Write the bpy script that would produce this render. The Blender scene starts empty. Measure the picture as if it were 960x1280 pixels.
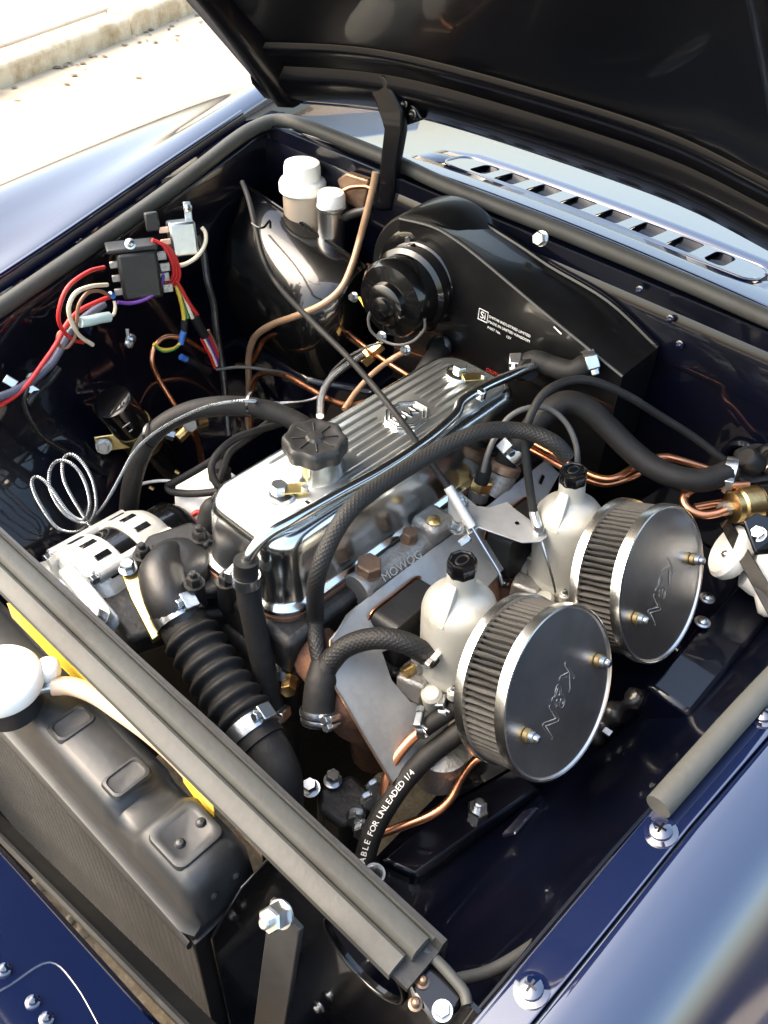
import bpy, bmesh, math, random
from mathutils import Vector, Matrix
random.seed(7)
SC = bpy.context.scene; COL = SC.collection
V = Vector; PI = math.pi; rad = math.radians
# ------------------------------------------------------------------ camera, sky, sun, exposure
cd = bpy.data.cameras.new('camera'); cam = bpy.data.objects.new('camera', cd); COL.objects.link(cam)
cd.sensor_fit = 'VERTICAL'; cd.sensor_height = 36.0; cd.lens = 31.5281; cd.clip_start = 0.02; cd.clip_end = 500
cam.matrix_world = Matrix.Translation((0.46783,-0.35234,0.55994)) @ Matrix(((0.735058,-0.486296,0.472447),(0.676282,0.476255,-0.561981),(0.048284,0.732596,0.678949))).to_4x4()
SC.camera = cam
SUN_EL, SUN_AZ = rad(48), rad(-126)      # azimuth of the sun, clockwise from +Y
w = bpy.data.worlds.new('World'); SC.world = w; w.use_nodes = True
nt = w.node_tree; bg = nt.nodes['Background']; sky = nt.nodes.new('ShaderNodeTexSky')
sky.sky_type = 'NISHITA'; sky.sun_disc = False; sky.sun_elevation = SUN_EL; sky.sun_rotation = SUN_AZ
sky.air_density = 1.55; sky.dust_density = 6.0; sky.ozone_density = 0.0
nt.links.new(sky.outputs[0], bg.inputs[0]); bg.inputs[1].default_value = 0.15
sd = bpy.data.lights.new('sun', 'SUN'); sun = bpy.data.objects.new('sun', sd); COL.objects.link(sun)
sd.energy = .5; sd.angle = rad(45); sd.color = (1.0, 0.97, 0.92)
sdir = V((math.cos(SUN_EL)*math.sin(SUN_AZ), math.cos(SUN_EL)*math.cos(SUN_AZ), math.sin(SUN_EL)))
sun.rotation_euler = sdir.to_track_quat('Z', 'Y').to_euler(); sun.location = sdir*5
vs = SC.view_settings; vs.view_transform = 'Standard'; vs.look = 'None'; vs.gamma = 1.0
vs.use_curve_mapping = False; vs.exposure = 2.4

# ------------------------------------------------------------------ materials
def mat(name, col, rough=.5, metal=0., coat=0., nscale=40, nstr=.12, bump=0., bscale=200, rvar=.1, spec=.5, trans=0., sss=0., dirt=None, dscale=8, damt=.5, ior=1.5):
    m = bpy.data.materials.new(name); m.use_nodes = True; t = m.node_tree; n = t.nodes; L = t.links.new
    b = n['Principled BSDF']; tc = n.new('ShaderNodeTexCoord')
    b.inputs['Metallic'].default_value = metal; b.inputs['Coat Weight'].default_value = coat; b.inputs['Coat Roughness'].default_value = .04; b.inputs['Coat IOR'].default_value = ior
    b.inputs['Specular IOR Level'].default_value = spec
    if trans: b.inputs['Transmission Weight'].default_value = trans
    if sss:
        b.inputs['Subsurface Weight'].default_value = sss; b.inputs['Subsurface Radius'].default_value = (.01,.008,.006); b.inputs['Subsurface Scale'].default_value = .5
    nz = n.new('ShaderNodeTexNoise'); nz.inputs['Scale'].default_value = nscale; nz.inputs['Detail'].default_value = 6
    L(tc.outputs['Object'], nz.inputs['Vector'])
    mx = n.new('ShaderNodeMix'); mx.data_type = 'RGBA'
    mx.inputs[6].default_value = (*[c*(1-nstr) for c in col], 1); mx.inputs[7].default_value = (*[min(1, c*(1+nstr)) for c in col], 1)
    L(nz.outputs['Fac'], mx.inputs[0]); out = mx.outputs[2]
    if dirt:
        n2 = n.new('ShaderNodeTexNoise'); n2.inputs['Scale'].default_value = dscale; n2.inputs['Detail'].default_value = 9; n2.inputs['Roughness'].default_value = .7
        L(tc.outputs['Object'], n2.inputs['Vector'])
        r = n.new('ShaderNodeValToRGB'); r.color_ramp.elements[0].position = 1-damt-.12; r.color_ramp.elements[1].position = 1-damt+.12
        L(n2.outputs['Fac'], r.inputs[0]); m2 = n.new('ShaderNodeMix'); m2.data_type = 'RGBA'
        L(r.outputs[0], m2.inputs[0]); L(out, m2.inputs[6]); m2.inputs[7].default_value = (*dirt, 1); out = m2.outputs[2]
    L(out, b.inputs['Base Color'])
    mr = n.new('ShaderNodeMapRange'); mr.inputs[3].default_value = max(.02, rough-rvar*rough); mr.inputs[4].default_value = min(1, rough+rvar*rough*2)
    n3 = n.new('ShaderNodeTexNoise'); n3.inputs['Scale'].default_value = nscale*.35; n3.inputs['Detail'].default_value = 5
    L(tc.outputs['Object'], n3.inputs['Vector']); L(n3.outputs['Fac'], mr.inputs[0]); L(mr.outputs[0], b.inputs['Roughness'])
    if bump:
        bz = n.new('ShaderNodeTexNoise'); bz.inputs['Scale'].default_value = bscale; bz.inputs['Detail'].default_value = 4
        L(tc.outputs['Object'], bz.inputs['Vector'])
        bp = n.new('ShaderNodeBump'); bp.inputs['Strength'].default_value = bump; bp.inputs['Distance'].default_value = .002
        L(bz.outputs['Fac'], bp.inputs['Height']); L(bp.outputs[0], b.inputs['Normal'])
    return m
M = dict(
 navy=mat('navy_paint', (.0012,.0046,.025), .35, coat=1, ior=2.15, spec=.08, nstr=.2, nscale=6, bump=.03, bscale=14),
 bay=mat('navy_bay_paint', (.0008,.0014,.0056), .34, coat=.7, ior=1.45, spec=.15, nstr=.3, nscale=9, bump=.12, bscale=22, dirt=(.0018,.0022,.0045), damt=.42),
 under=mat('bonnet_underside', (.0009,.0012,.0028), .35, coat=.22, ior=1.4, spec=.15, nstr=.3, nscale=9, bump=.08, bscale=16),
 gloss=mat('black_gloss', (.0022,.0022,.0026), .25, coat=.7, spec=.25, nstr=.3, bump=.06, bscale=30, dirt=(.005,.005,.005), dscale=30, damt=.35),
 satin=mat('black_satin', (.007,.007,.0073), .45, nstr=.3, bump=.15, bscale=150, dirt=(.015,.0145,.014), dscale=18, damt=.4),
 greyblack=mat('radiator_black', (.0155,.0168,.0182), .45, coat=.1, nstr=.2, bump=.1, bscale=120, dirt=(.024,.0248,.0255), dscale=14, damt=.42),
 rubber=mat('black_rubber', (.0062,.0062,.0065), .6, spec=.28, nstr=.25, bump=.15, bscale=300, dirt=(.015,.0148,.014), dscale=40, damt=.4),
 seal=mat('grey_rubber_seal', (.043,.0445,.0405), .6, nstr=.2, bump=.2, bscale=160, dirt=(.028,.027,.023), dscale=10, damt=.45),
 chrome=mat('polished_alloy', (.64,.65,.64), .17, 1, nstr=.03, rvar=.25, nscale=18),
 heat=mat('heater_black', (.0026,.0026,.003), .38, coat=.25, spec=.3, nstr=.3, bump=.08, bscale=60, dirt=(.006,.006,.006), dscale=25, damt=.4),
 ribs=mat('fluted_alloy', (.64,.66,.65), .31, 1, nstr=.06, rvar=.25, nscale=20),
 alloy=mat('cast_alloy', (.30,.29,.27), .45, .8, nstr=.15, bump=.5, bscale=260, dirt=(.22,.18,.13), dscale=30, damt=.36),
 alu=mat('aluminium_sheet', (.32,.328,.33), .42, .55, nstr=.12, nscale=60, bump=.08, bscale=90, dirt=(.24,.236,.225), dscale=20, damt=.4),
 dash=mat('dull_zinc_casting', (.35,.345,.31), .40, .35, nstr=.08, nscale=30, bump=.08, bscale=200, dirt=(.24,.225,.185), dscale=22, damt=.33),
 zinc=mat('zinc_plate', (.50,.525,.54), .28, 1, nstr=.15, nscale=120, bump=.1, bscale=300),
 gold=mat('gold_passivate', (.55,.44,.19), .3, 1, nstr=.2, nscale=60),
 brass=mat('brass', (.55,.38,.16), .32, 1, nstr=.2, nscale=90, dirt=(.22,.15,.08), dscale=60, damt=.35),
 copper=mat('copper', (.62,.27,.14), .3, 1, nstr=.18, nscale=60, dirt=(.33,.16,.10), dscale=35, damt=.4),
 tan=mat('tan_coated_pipe', (.36,.23,.14), .42, .4, nstr=.15, nscale=50),
 rust=mat('rusty_iron', (.10,.045,.025), .8, .2, nstr=.5, nscale=70, bump=.8, bscale=150, dirt=(.20,.10,.06), dscale=25, damt=.45),
 rustbolt=mat('browned_bolt', (.24,.16,.11), .45, .85, nstr=.3, nscale=80, bump=.3, bscale=200),
 iron=mat('black_iron', (.010,.010,.010), .5, .2, nstr=.4, bump=.5, bscale=120, dirt=(.03,.026,.022), dscale=40, damt=.38),
 white=mat('white_plastic', (.80,.79,.74), .4, nstr=.03, sss=.15),
 amber=mat('fluid_filled_plastic', (.62,.50,.38), .4, nstr=.06, sss=.3),
 cream=mat('cream_tube', (.62,.42,.28), .3, nstr=.25, nscale=30, coat=.4),
 whitealu=mat('bright_cast_alloy', (.52,.52,.49), .42, .5, nstr=.1, bump=.3, bscale=240),
 yellow=mat('yellow_foam', (.62,.43,.03), .7, nstr=.25, bump=.4, bscale=120, dirt=(.35,.25,.10), dscale=14, damt=.4),
 red=mat('red_wire', (.50,.02,.02), .4), purple=mat('purple_wire', (.10,.03,.22), .4), creamw=mat('cream_wire', (.68,.58,.42), .4),
 brownw=mat('brown_wire', (.22,.10,.06), .4), yelloww=mat('yellow_wire', (.60,.42,.04), .4), greenw=mat('green_wire', (.05,.20,.06), .4), bluec=mat('blue_connector', (.04,.13,.42), .4),
 conduit=mat('grey_blue_conduit', (.085,.09,.125), .4), greycable=mat('grey_cable', (.06,.06,.058), .5), tape=mat('shiny_black_tape', (.012,.012,.013), .28, bump=.5, bscale=90),
 fuse=mat('milky_fuse_holder', (.48,.58,.54), .35, sss=.2),
 pleat=mat('grey_filter_gauze', (.026,.0245,.022), .75, nstr=.3, nscale=300, bump=.35, bscale=900),
 plate=mat('polished_filter_plate', (.60,.60,.59), .30, 1, nstr=.08, nscale=12, rvar=.5, dirt=(.44,.44,.43), dscale=7, damt=.42),
 rim=mat('bright_filter_rim', (.72,.71,.67), .24, 1, nstr=.08, nscale=60, dirt=(.45,.43,.38), dscale=40, damt=.3),
 engrave=mat('etched_lines', (.5,.5,.48), .4, .9),
 print=mat('white_print', (.62,.62,.60), .6), redprint=mat('red_print', (.55,.03,.02), .5),
 concrete=mat('pale_concrete', (.34,.285,.205), .9, nstr=.18, nscale=3, bump=.6, bscale=30, dirt=(.24,.16,.085), dscale=1.3, damt=.36),
 slab=mat('pavement_slab', (.46,.40,.31), .9, nstr=.15, nscale=4, bump=.4, bscale=30, dirt=(.38,.28,.16), dscale=2.5, damt=.36),
 kerb=mat('kerb_stone', (.50,.42,.29), .9, nstr=.25, nscale=8, bump=.6, bscale=40, dirt=(.25,.17,.08), dscale=6, damt=.45),
 asphalt=mat('asphalt', (.05,.05,.05), .9, nstr=.4, nscale=40, bump=.8, bscale=90),
 grit=mat('brown_grit', (.10,.075,.045), .95, nstr=.7, nscale=60, bump=1., bscale=160, dirt=(.17,.14,.095), dscale=50, damt=.4),
 stone=mat('brown_pebble', (.13,.10,.065), .9, nstr=.5, nscale=30),
)
def braid_mat():
    m = mat('braided_rubber', (.0095,.0095,.0093), .55, nstr=.2, spec=.3); t = m.node_tree; n = t.nodes; L = t.links.new
    uv = n.new('ShaderNodeUVMap'); hs = []
    for sgn in (1, -1):
        sp = n.new('ShaderNodeSeparateXYZ'); L(uv.outputs[0], sp.inputs[0])
        a = n.new('ShaderNodeMath'); a.operation = 'MULTIPLY'; a.inputs[1].default_value = 1300*sgn; L(sp.outputs[0], a.inputs[0])
        c = n.new('ShaderNodeMath'); c.operation = 'MULTIPLY_ADD'; c.inputs[1].default_value = 2*PI*12; L(sp.outputs[1], c.inputs[0]); L(a.outputs[0], c.inputs[2])
        s = n.new('ShaderNodeMath'); s.operation = 'SINE'; L(c.outputs[0], s.inputs[0]); hs.append(s)
    mx = n.new('ShaderNodeMath'); mx.operation = 'MAXIMUM'; L(hs[0].outputs[0], mx.inputs[0]); L(hs[1].outputs[0], mx.inputs[1])
    bp = n.new('ShaderNodeBump'); bp.inputs['Strength'].default_value = .4; bp.inputs['Distance'].default_value = .0005
    L(mx.outputs[0], bp.inputs['Height']); L(bp.outputs[0], n['Principled BSDF'].inputs['Normal'])
    return m
M['braid'] = braid_mat()
def stripe_mat(name, base, k, strength, dist=.001, hue=None):
    m = base.copy(); m.name = name; t = m.node_tree; n = t.nodes; L = t.links.new
    uv = n.new('ShaderNodeUVMap'); sp = n.new('ShaderNodeSeparateXYZ'); L(uv.outputs[0], sp.inputs[0])
    a = n.new('ShaderNodeMath'); a.operation = 'MULTIPLY'; a.inputs[1].default_value = k; L(sp.outputs[0], a.inputs[0])
    s = n.new('ShaderNodeMath'); s.operation = 'SINE'; L(a.outputs[0], s.inputs[0])
    bp = n.new('ShaderNodeBump'); bp.inputs['Strength'].default_value = strength; bp.inputs['Distance'].default_value = dist
    L(s.outputs[0], bp.inputs['Height']); L(bp.outputs[0], n['Principled BSDF'].inputs['Normal'])
    return m
M['wound'] = stripe_mat('spiral_wound_steel', M['zinc'], 2600, 1., .0012)

# ------------------------------------------------------------------ geometry helpers
def frame(o, z, xh=(1,0,0)):
    z = V(z).normalized(); x = V(xh) - z*V(xh).dot(z)
    if x.length < 1e-4: x = V((0,1,0)) - z*z.y
    x.normalize(); y = z.cross(x); m = Matrix((x, y, z)).transposed().to_4x4(); m.translation = V(o); return m
def catmull(pts, n=8):
    p = [V(q) for q in pts]
    if len(p) < 3: return p
    p = [p[0]*2-p[1]] + p + [p[-1]*2-p[-2]]; out = []
    for i in range(1, len(p)-2):
        a, b, c, d = p[i-1:i+3]
        for k in range(n):
            t = k/n; out.append(.5*((2*b) + (c-a)*t + (2*a-5*b+4*c-d)*t*t + (3*b-a-3*c+d)*t**3))
    out.append(p[-2]); return out
class G:
    def __init__(s): s.v = []; s.f = []; s.uv = {}
    def add(s, vs, fs):
        k = len(s.v); s.v += [tuple(q) for q in vs]; s.f += [tuple(i+k for i in q) for q in fs]; return s
    def box(s, c, d, m=None):
        m = m or Matrix.Translation(V(c))
        h = [x/2 for x in d]
        vs = [m @ V((a*h[0], b*h[1], e*h[2])) for a in (-1,1) for b in (-1,1) for e in (-1,1)]
        return s.add(vs, [(0,1,3,2),(4,6,7,5),(0,4,5,1),(2,3,7,6),(0,2,6,4),(1,5,7,3)])
    def lathe(s, prof, m, n=24, lobes=None, cap=True):
        vs = []; fs = []; k = len(prof)
        for i in range(n):
            a = 2*PI*i/n; l = lobes(a) if lobes else 1
            for r, h in prof: vs.append(m @ V((r*l*math.cos(a), r*l*math.sin(a), h)))
        for i in range(n):
            j = (i+1) % n
            for q in range(k-1): fs.append((i*k+q, j*k+q, j*k+q+1, i*k+q+1))
        if cap:
            if prof[0][0] > 1e-5: fs.append(tuple(i*k for i in reversed(range(n))))
            if prof[-1][0] > 1e-5: fs.append(tuple(i*k+k-1 for i in range(n)))
        return s.add(vs, fs)
    def tube(s, pts, r, n=12, sm=8, rf=None, cap=True, squash=None):
        p = catmull(pts, sm) if sm > 1 else [V(q) for q in pts]; N = len(p); base = len(s.v)
        T = [(p[min(i+1,N-1)]-p[max(i-1,0)]).normalized() for i in range(N)]
        u = T[0].orthogonal().normalized(); ln = 0; vs = []; info = []
        for i in range(N):
            u = (u - T[i]*u.dot(T[i])).normalized(); w2 = T[i].cross(u)
            if i: ln += (p[i]-p[i-1]).length
            rr = rf(i/(N-1), ln) if rf else r
            for k in range(n):
                a = 2*PI*k/n; vs.append(p[i] + (u*math.cos(a) + w2*math.sin(a))*rr)
            info.append(ln)
        fs = []
        for i in range(N-1):
            for k in range(n):
                f = (i*n+k, i*n+(k+1)%n, (i+1)*n+(k+1)%n, (i+1)*n+k)
                s.uv[len(s.f)+len(fs)] = [(info[i], k/n), (info[i], (k+1)/n), (info[i+1], (k+1)/n), (info[i+1], k/n)]
                fs.append(f)
        if cap: fs += [tuple(reversed(range(n))), tuple((N-1)*n+k for k in range(n))]
        return s.add(vs, fs)
    def prism(s, poly, off):
        n = len(poly); off = V(off); a = [V(q) for q in poly]
        return s.add(a + [q+off for q in a], [tuple(reversed(range(n))), tuple(range(n, 2*n))] + [(i, (i+1)%n, n+(i+1)%n, n+i) for i in range(n)])
    def loft(s, rows, closed=False, caps=False):
        n = len(rows[0]); vs = [q for r in rows for q in r]; fs = []
        for i in range(len(rows)-1):
            for k in range(n if closed else n-1):
                fs.append((i*n+k, i*n+(k+1)%n, (i+1)*n+(k+1)%n, (i+1)*n+k))
        if caps: fs += [tuple(reversed(range(n))), tuple((len(rows)-1)*n+k for k in range(n))]
        return s.add(vs, fs)
    def hexa(s, m, af, h, ch=.12):
        r = af/2/math.cos(PI/6)
        return s.lathe([(r, 0), (r, h*.85), (r*(1-ch), h)], m, 6)
    def build(s, name, material, parent=None, bevel=0, seg=2, sub=0, solid=0, ang=35, smooth=True, origin=None):
        me = bpy.data.meshes.new(name); me.from_pydata(s.v, [], s.f)
        if s.uv:
            ul = me.uv_layers.new(name='UVMap')
            for fi, c in s.uv.items():
                pl = me.polygons[fi]
                for li, q in zip(pl.loop_indices, c): ul.data[li].uv = q
        b = bmesh.new(); b.from_mesh(me); bmesh.ops.recalc_face_normals(b, faces=b.faces); b.to_mesh(me); b.free()
        return finish(me, name, material, parent, bevel, seg, sub, solid, ang, smooth)
def finish(me, name, material, parent=None, bevel=0, seg=2, sub=0, solid=0, ang=35, smooth=True):
    o = bpy.data.objects.new(name, me); COL.objects.link(o)
    me.materials.append(M[material] if isinstance(material, str) else material)
    if smooth:
        me.polygons.foreach_set('use_smooth', [True]*len(me.polygons))
        if not sub: me.set_sharp_from_angle(angle=rad(ang))
    if solid:
        q = o.modifiers.new('thickness', 'SOLIDIFY'); q.thickness = solid; q.offset = -1
    if sub:
        q = o.modifiers.new('smooth', 'SUBSURF'); q.levels = sub; q.render_levels = sub
    if bevel:
        q = o.modifiers.new('bevel', 'BEVEL'); q.width = bevel; q.segments = seg; q.limit_method = 'ANGLE'; q.angle_limit = rad(30); q.harden_normals = False
    put(o, parent); return o
def put(o, parent):
    if parent is not None:
        o.parent = parent; inv = Matrix.Identity(4); q = parent
        o.matrix_parent_inverse = WORLD[parent.name].inverted() if parent.name in WORLD else Matrix.Identity(4)
WORLD = {}
def tag(o, label, cat, group=None, kind=None):
    o['label'] = label; o['category'] = cat
    if group: o['group'] = group
    if kind: o['kind'] = kind
    return o
def thing(name, label, cat, loc, group=None):
    o = bpy.data.objects.new(name, None); o.location = loc; o.empty_display_size = .02; COL.objects.link(o)
    WORLD[o.name] = Matrix.Translation(V(loc)); return tag(o, label, cat, group)
def plate(name, outer, holes, m, material, parent, thick, bevel=0):
    """flat sheet with real openings: 2-D outlines laid in the frame m"""
    b = bmesh.new()
    for loop in [outer] + holes:
        vs = [b.verts.new((x, y, 0)) for x, y in loop]
        for i in range(len(vs)): b.edges.new((vs[i], vs[(i+1) % len(vs)]))
    bmesh.ops.triangle_fill(b, use_beauty=True, use_dissolve=False, edges=b.edges[:])
    bmesh.ops.recalc_face_normals(b, faces=b.faces)
    if b.faces and sum(f.normal.z for f in b.faces) < 0: bmesh.ops.reverse_faces(b, faces=b.faces)
    r = bmesh.ops.extrude_face_region(b, geom=b.faces[:])
    for q in r['geom']:
        if isinstance(q, bmesh.types.BMVert): q.co.z -= thick
    bmesh.ops.recalc_face_normals(b, faces=b.faces)
    b.transform(m); me = bpy.data.meshes.new(name); b.to_mesh(me); b.free()
    return finish(me, name, material, parent, bevel, 2, ang=30)
def rrect(w, h, r, n=4, cx=0, cy=0):
    out = []
    for sx, sy, a0 in ((1,1,0),(-1,1,90),(-1,-1,180),(1,-1,270)):
        for k in range(n+1):
            a = rad(a0+90*k/n); out.append((cx+sx*(w/2-r)+r*math.cos(a), cy+sy*(h/2-r)+r*math.sin(a)))
    return out
def oval(cx, cy, rx, ry, n=20, rot=0):
    return [(cx+rx*math.cos(a)*math.cos(rot)-ry*math.sin(a)*math.sin(rot), cy+rx*math.cos(a)*math.sin(rot)+ry*math.sin(a)*math.cos(rot)) for a in [2*PI*i/n for i in range(n)]]
def text(name, body, size, m, material, parent, ext=.0003, align='LEFT', space=1.0, shear=0):
    c = bpy.data.curves.new(name, 'FONT'); c.body = body; c.size = size; c.extrude = ext; c.align_x = align; c.space_character = space; c.shear = shear
    c.resolution_u = 3
    o = bpy.data.objects.new('tmp', c); COL.objects.link(o)
    me = bpy.data.meshes.new_from_object(o.evaluated_get(bpy.context.evaluated_depsgraph_get()))
    bpy.data.objects.remove(o); bpy.data.curves.remove(c); me.name = name; me.transform(m); me.materials.clear()
    return finish(me, name, material, parent, smooth=False)
def curved_text(name, body, size, path, up, r, material, parent, start=.0, ext=.0003):
    """letters laid one after another along a hose of radius r, on the side facing up"""
    b = bmesh.new(); P = path; acc = [0]
    for i in range(1, len(P)): acc.append(acc[-1]+(P[i]-P[i-1]).length)
    def ev(s):
        for i in range(1, len(P)):
            if acc[i] >= s or i == len(P)-1:
                t = (s-acc[i-1])/max(1e-6, acc[i]-acc[i-1]); return P[i-1].lerp(P[i], t), (P[i]-P[i-1]).normalized()
    s = start
    for ch in body:
        c = bpy.data.curves.new('c', 'FONT'); c.body = ch; c.size = size; c.extrude = ext; c.align_x = 'CENTER'; c.resolution_u = 2
        o = bpy.data.objects.new('tmp', c); COL.objects.link(o)
        adv = size*(.36 if ch in ' I1/' else .62)
        if ch != ' ':
            me = bpy.data.meshes.new_from_object(o.evaluated_get(bpy.context.evaluated_depsgraph_get()))
            p, t = ev(s+adv/2); n = (V(up)-t*V(up).dot(t)).normalized(); y = n.cross(t)
            mm = Matrix((t, y, n)).transposed().to_4x4(); mm.translation = p + n*(r+.0001) - y*size*.35
            me.transform(mm); b.from_mesh(me); bpy.data.meshes.remove(me)
        bpy.data.objects.remove(o); bpy.data.curves.remove(c); s += adv
    me = bpy.data.meshes.new(name); b.to_mesh(me); b.free(); return finish(me, name, material, parent, smooth=False)
def bolt(parent, p, d, af=.011, h=.007, material='zinc', washer=.0075, stud=0, name='bolt'):
    m = frame(p, d, (.3,.8,.2)); g = G()
    if washer: g.lathe([(0,0),(washer,0),(washer,.0014),(0,.0014)], m, 16, cap=False)
    g.hexa(m @ Matrix.Translation((0,0,.0014)), af, h)
    if stud: g.lathe([(af*.28,0),(af*.28,h+stud-.001),(af*.2,h+stud)], m, 10)
    return g.build(name, material, parent, ang=25)
def screw(parent, p, d, r=.008, material='zinc', cross=True, name='screw'):
    m = frame(p, d, (.3,.8,.2)); g = G(); g.lathe([(r*1.5,0),(r*1.5,.0012),(r*1.02,.0018),(r,.004),(r*.6,.0055),(0,.006)], m, 20)
    o = g.build(name, material, parent)
    if cross:
        k = G(); 
        for a in (0, PI/2): k.box(None, (r*1.1, r*.22, .0012), m @ Matrix.Rotation(a+.4, 4, 'Z') @ Matrix.Translation((0,0,.0056)))
        k.build('slot', 'gloss', o)
    return o
def clamp(parent, p, d, r, w=.011, ear=(0,0,1), material='zinc'):
    """worm-drive hose clip: band, screw housing and screw"""
    m = frame(p, d, ear); g = G()
    g.lathe([(r,-w/2),(r+.0012,-w/2),(r+.0016,0),(r+.0012,w/2),(r,w/2)], m, 28, cap=False)
    o = g.build('hose_clamp', material, parent)
    hm = m @ Matrix.Translation((r+.004,0,0)); k = G(); k.box(None, (.007,.015,w*1.05), hm); k.build('screw_housing', material, o, bevel=.0012)
    q = G(); sm = hm @ Matrix.Rotation(-PI/2, 4, 'X') @ Matrix.Translation((0,0,.008)); q.hexa(sm, .0075, .006); q.build('screw', material, o, ang=25)
    return o
def hose(name, pts, r, material, label=None, cat='hose', group=None, parent=None, n=16, sm=8, rf=None):
    g = G().tube(pts, r, n, sm, rf); o = g.build(name, material, parent, ang=60)
    if label: tag(o, label, cat, group)
    return o

# ------------------------------------------------------------------ the street
GZ = -.76
def sheet(name, pts, material, z):
    g = G().add([(x, y, z) for x, y in pts], [tuple(range(len(pts)))]); o = g.build(name, material, smooth=False); o['kind'] = 'structure'; return o
o = sheet('ground', [(-200,-200),(200,-200),(200,200),(-200,200)], 'concrete', GZ)
o = sheet('unseen_road', [(.60,-60),(40,-60),(40,60),(.60,60)], 'asphalt', GZ+.004)  # out-of-view asphalt, added up to the car to darken the near wing's reflection
o = sheet('verge', [(-.62,-1.3),(.59,-1.3),(.59,.35),(-.62,.35)], 'grit', GZ+.004)
# raised pavement beyond the car, with a kerb of separate stones and jointed slabs
kA, kB = V((-3.315,1.497,-0.76)), V((-3.736,2.822,-0.76)); kd = (kB-kA).normalized(); kn = V((-kd.y, kd.x, 0))
if kn.x > 0: kn = -kn
kerb_run = bpy.data.objects.new('kerb', None); COL.objects.link(kerb_run); kerb_run['kind'] = 'structure'
WORLD[kerb_run.name] = Matrix.Identity(4)
for i in range(-3, 7):
    a = kA + kd*(i*.92); g = G(); q = [a, a+kd*.905, a+kd*.905+kn*.16, a+kn*.16]
    dz = random.uniform(-.012,.012)
    g.prism([V((p.x, p.y, GZ-.1)) for p in q], (0,0,.2+dz)); g.build('kerb_stone', 'kerb', kerb_run, bevel=.02)
pave = bpy.data.objects.new('pavement', None); COL.objects.link(pave); pave['kind'] = 'structure'; WORLD[pave.name] = Matrix.Identity(4)
for i in range(-2, 5):
    for j in range(4):
        a = kA + kd*(i*1.5+j*.3) + kn*(.18+j*1.2); g = G(); q = [a, a+kd*1.48, a+kd*1.48+kn*1.18, a+kn*1.18]
        g.prism([V((p.x, p.y, GZ-.1)) for p in q], (0,0,.19+random.uniform(-.008,.008))); g.build('slab', 'slab', pave, bevel=.01)
g = G()
for i in range(260):
    x, y = random.uniform(-.5,.3), random.uniform(-.32,-.1); r = random.uniform(.004,.014)
    m = Matrix.Translation((x, y, GZ+.006)) @ Matrix.Rotation(random.random()*6, 4, 'Z') @ Matrix.Diagonal((1, random.uniform(.5,1), random.uniform(.35,.7), 1))
    g.lathe([(0,-r),(r*.8,-r*.5),(r,0),(r*.7,r*.6),(0,r)], m, 7, cap=False)
o = g.build('gravel', 'stone'); o['kind'] = 'stuff'; tag(o, 'brown gravel on the ground below the radiator gap', 'gravel')
g = G()
for i in range(160):
    t = random.uniform(-2.2,5); a = kA + kd*t - kn*abs(random.gauss(.03,.10)); r = random.uniform(.006,.02)
    m = Matrix.Translation((a.x, a.y, GZ+.006)) @ Matrix.Rotation(random.random()*6, 4, 'Z') @ Matrix.Diagonal((1, random.uniform(.3,.9), .3, 1))
    g.lathe([(0,-r*.4),(r*.8,-r*.3),(r,0),(r*.6,r*.4),(0,r*.5)], m, 6, cap=False)
o = g.build('leaf_litter', 'stone'); o['kind'] = 'stuff'; tag(o, 'dry brown litter lying along the pale kerb', 'litter')

# ------------------------------------------------------------------ car body
car = thing('car', 'dark navy classic sports car with its bonnet raised', 'car', (0, .1, GZ))
def interp(tab, y):
    if y <= tab[0][0]: return tab[0][1] + (tab[1][1]-tab[0][1])/(tab[1][0]-tab[0][0])*(y-tab[0][0])
    for (a, b), (c, d) in zip(tab, tab[1:]):
        if y <= c: return b + (d-b)*(y-a)/(c-a)
    return tab[-1][1] + (tab[-1][1]-tab[-2][1])/(tab[-1][0]-tab[-2][0])*(y-tab[-1][0])
lipz = lambda y: .02 + (y+.17)*.116
farx = lambda y: interp([(-.6,-.33),(-.18,-.372),(.017,-.403),(.22,-.452),(.484,-.513),(.9,-.60)], y)
nearx = lambda y: interp([(-.5,.385),(-.18,.407),(0,.416),(.13,.426),(.3,.445),(.5,.47),(.9,.52)], y)
def smooth_rows(rows, n=4):
    # smooth each profile with a spline
    return [[tuple(p) for p in catmull(r, n)] for r in rows]
YS = [-.75,-.5,-.35,-.2,-.1,0,.1,.2,.3,.4,.5,.58,.66,.8,1.0]
rows = []
for y in YS:
    xi = farx(y)-.024; zl = lipz(min(y,.6)); c = .085 - max(0,-.1-y)*.12
    rows.append([(xi+.004,y,zl-.03),(xi,y,zl+.006),(xi-.006,y,zl+.016),(xi-.03,y,zl+.020),(xi-.065,y,.5*(zl+.02)+.5*c),(xi-.12,y,c+.003),(xi-.18,y,c-.018),(xi-.235,y,c-.06),(xi-.265,y,c-.14),(xi-.28,y,c-.3),(xi-.27,y,-.45),(xi-.2,y,-.55)])
o = G().loft(smooth_rows(rows)).build('wing', 'navy', car, ang=80); o['label'] = 'far front wing reflecting the bright sky'
# far gutter edge bead
G().tube([(farx(y)-.026, y, lipz(y)+.015) for y in (-.6,-.3,-.1,.1,.3,.48)], .0035, 8).build('gutter_bead', 'navy', car, ang=60)
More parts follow.
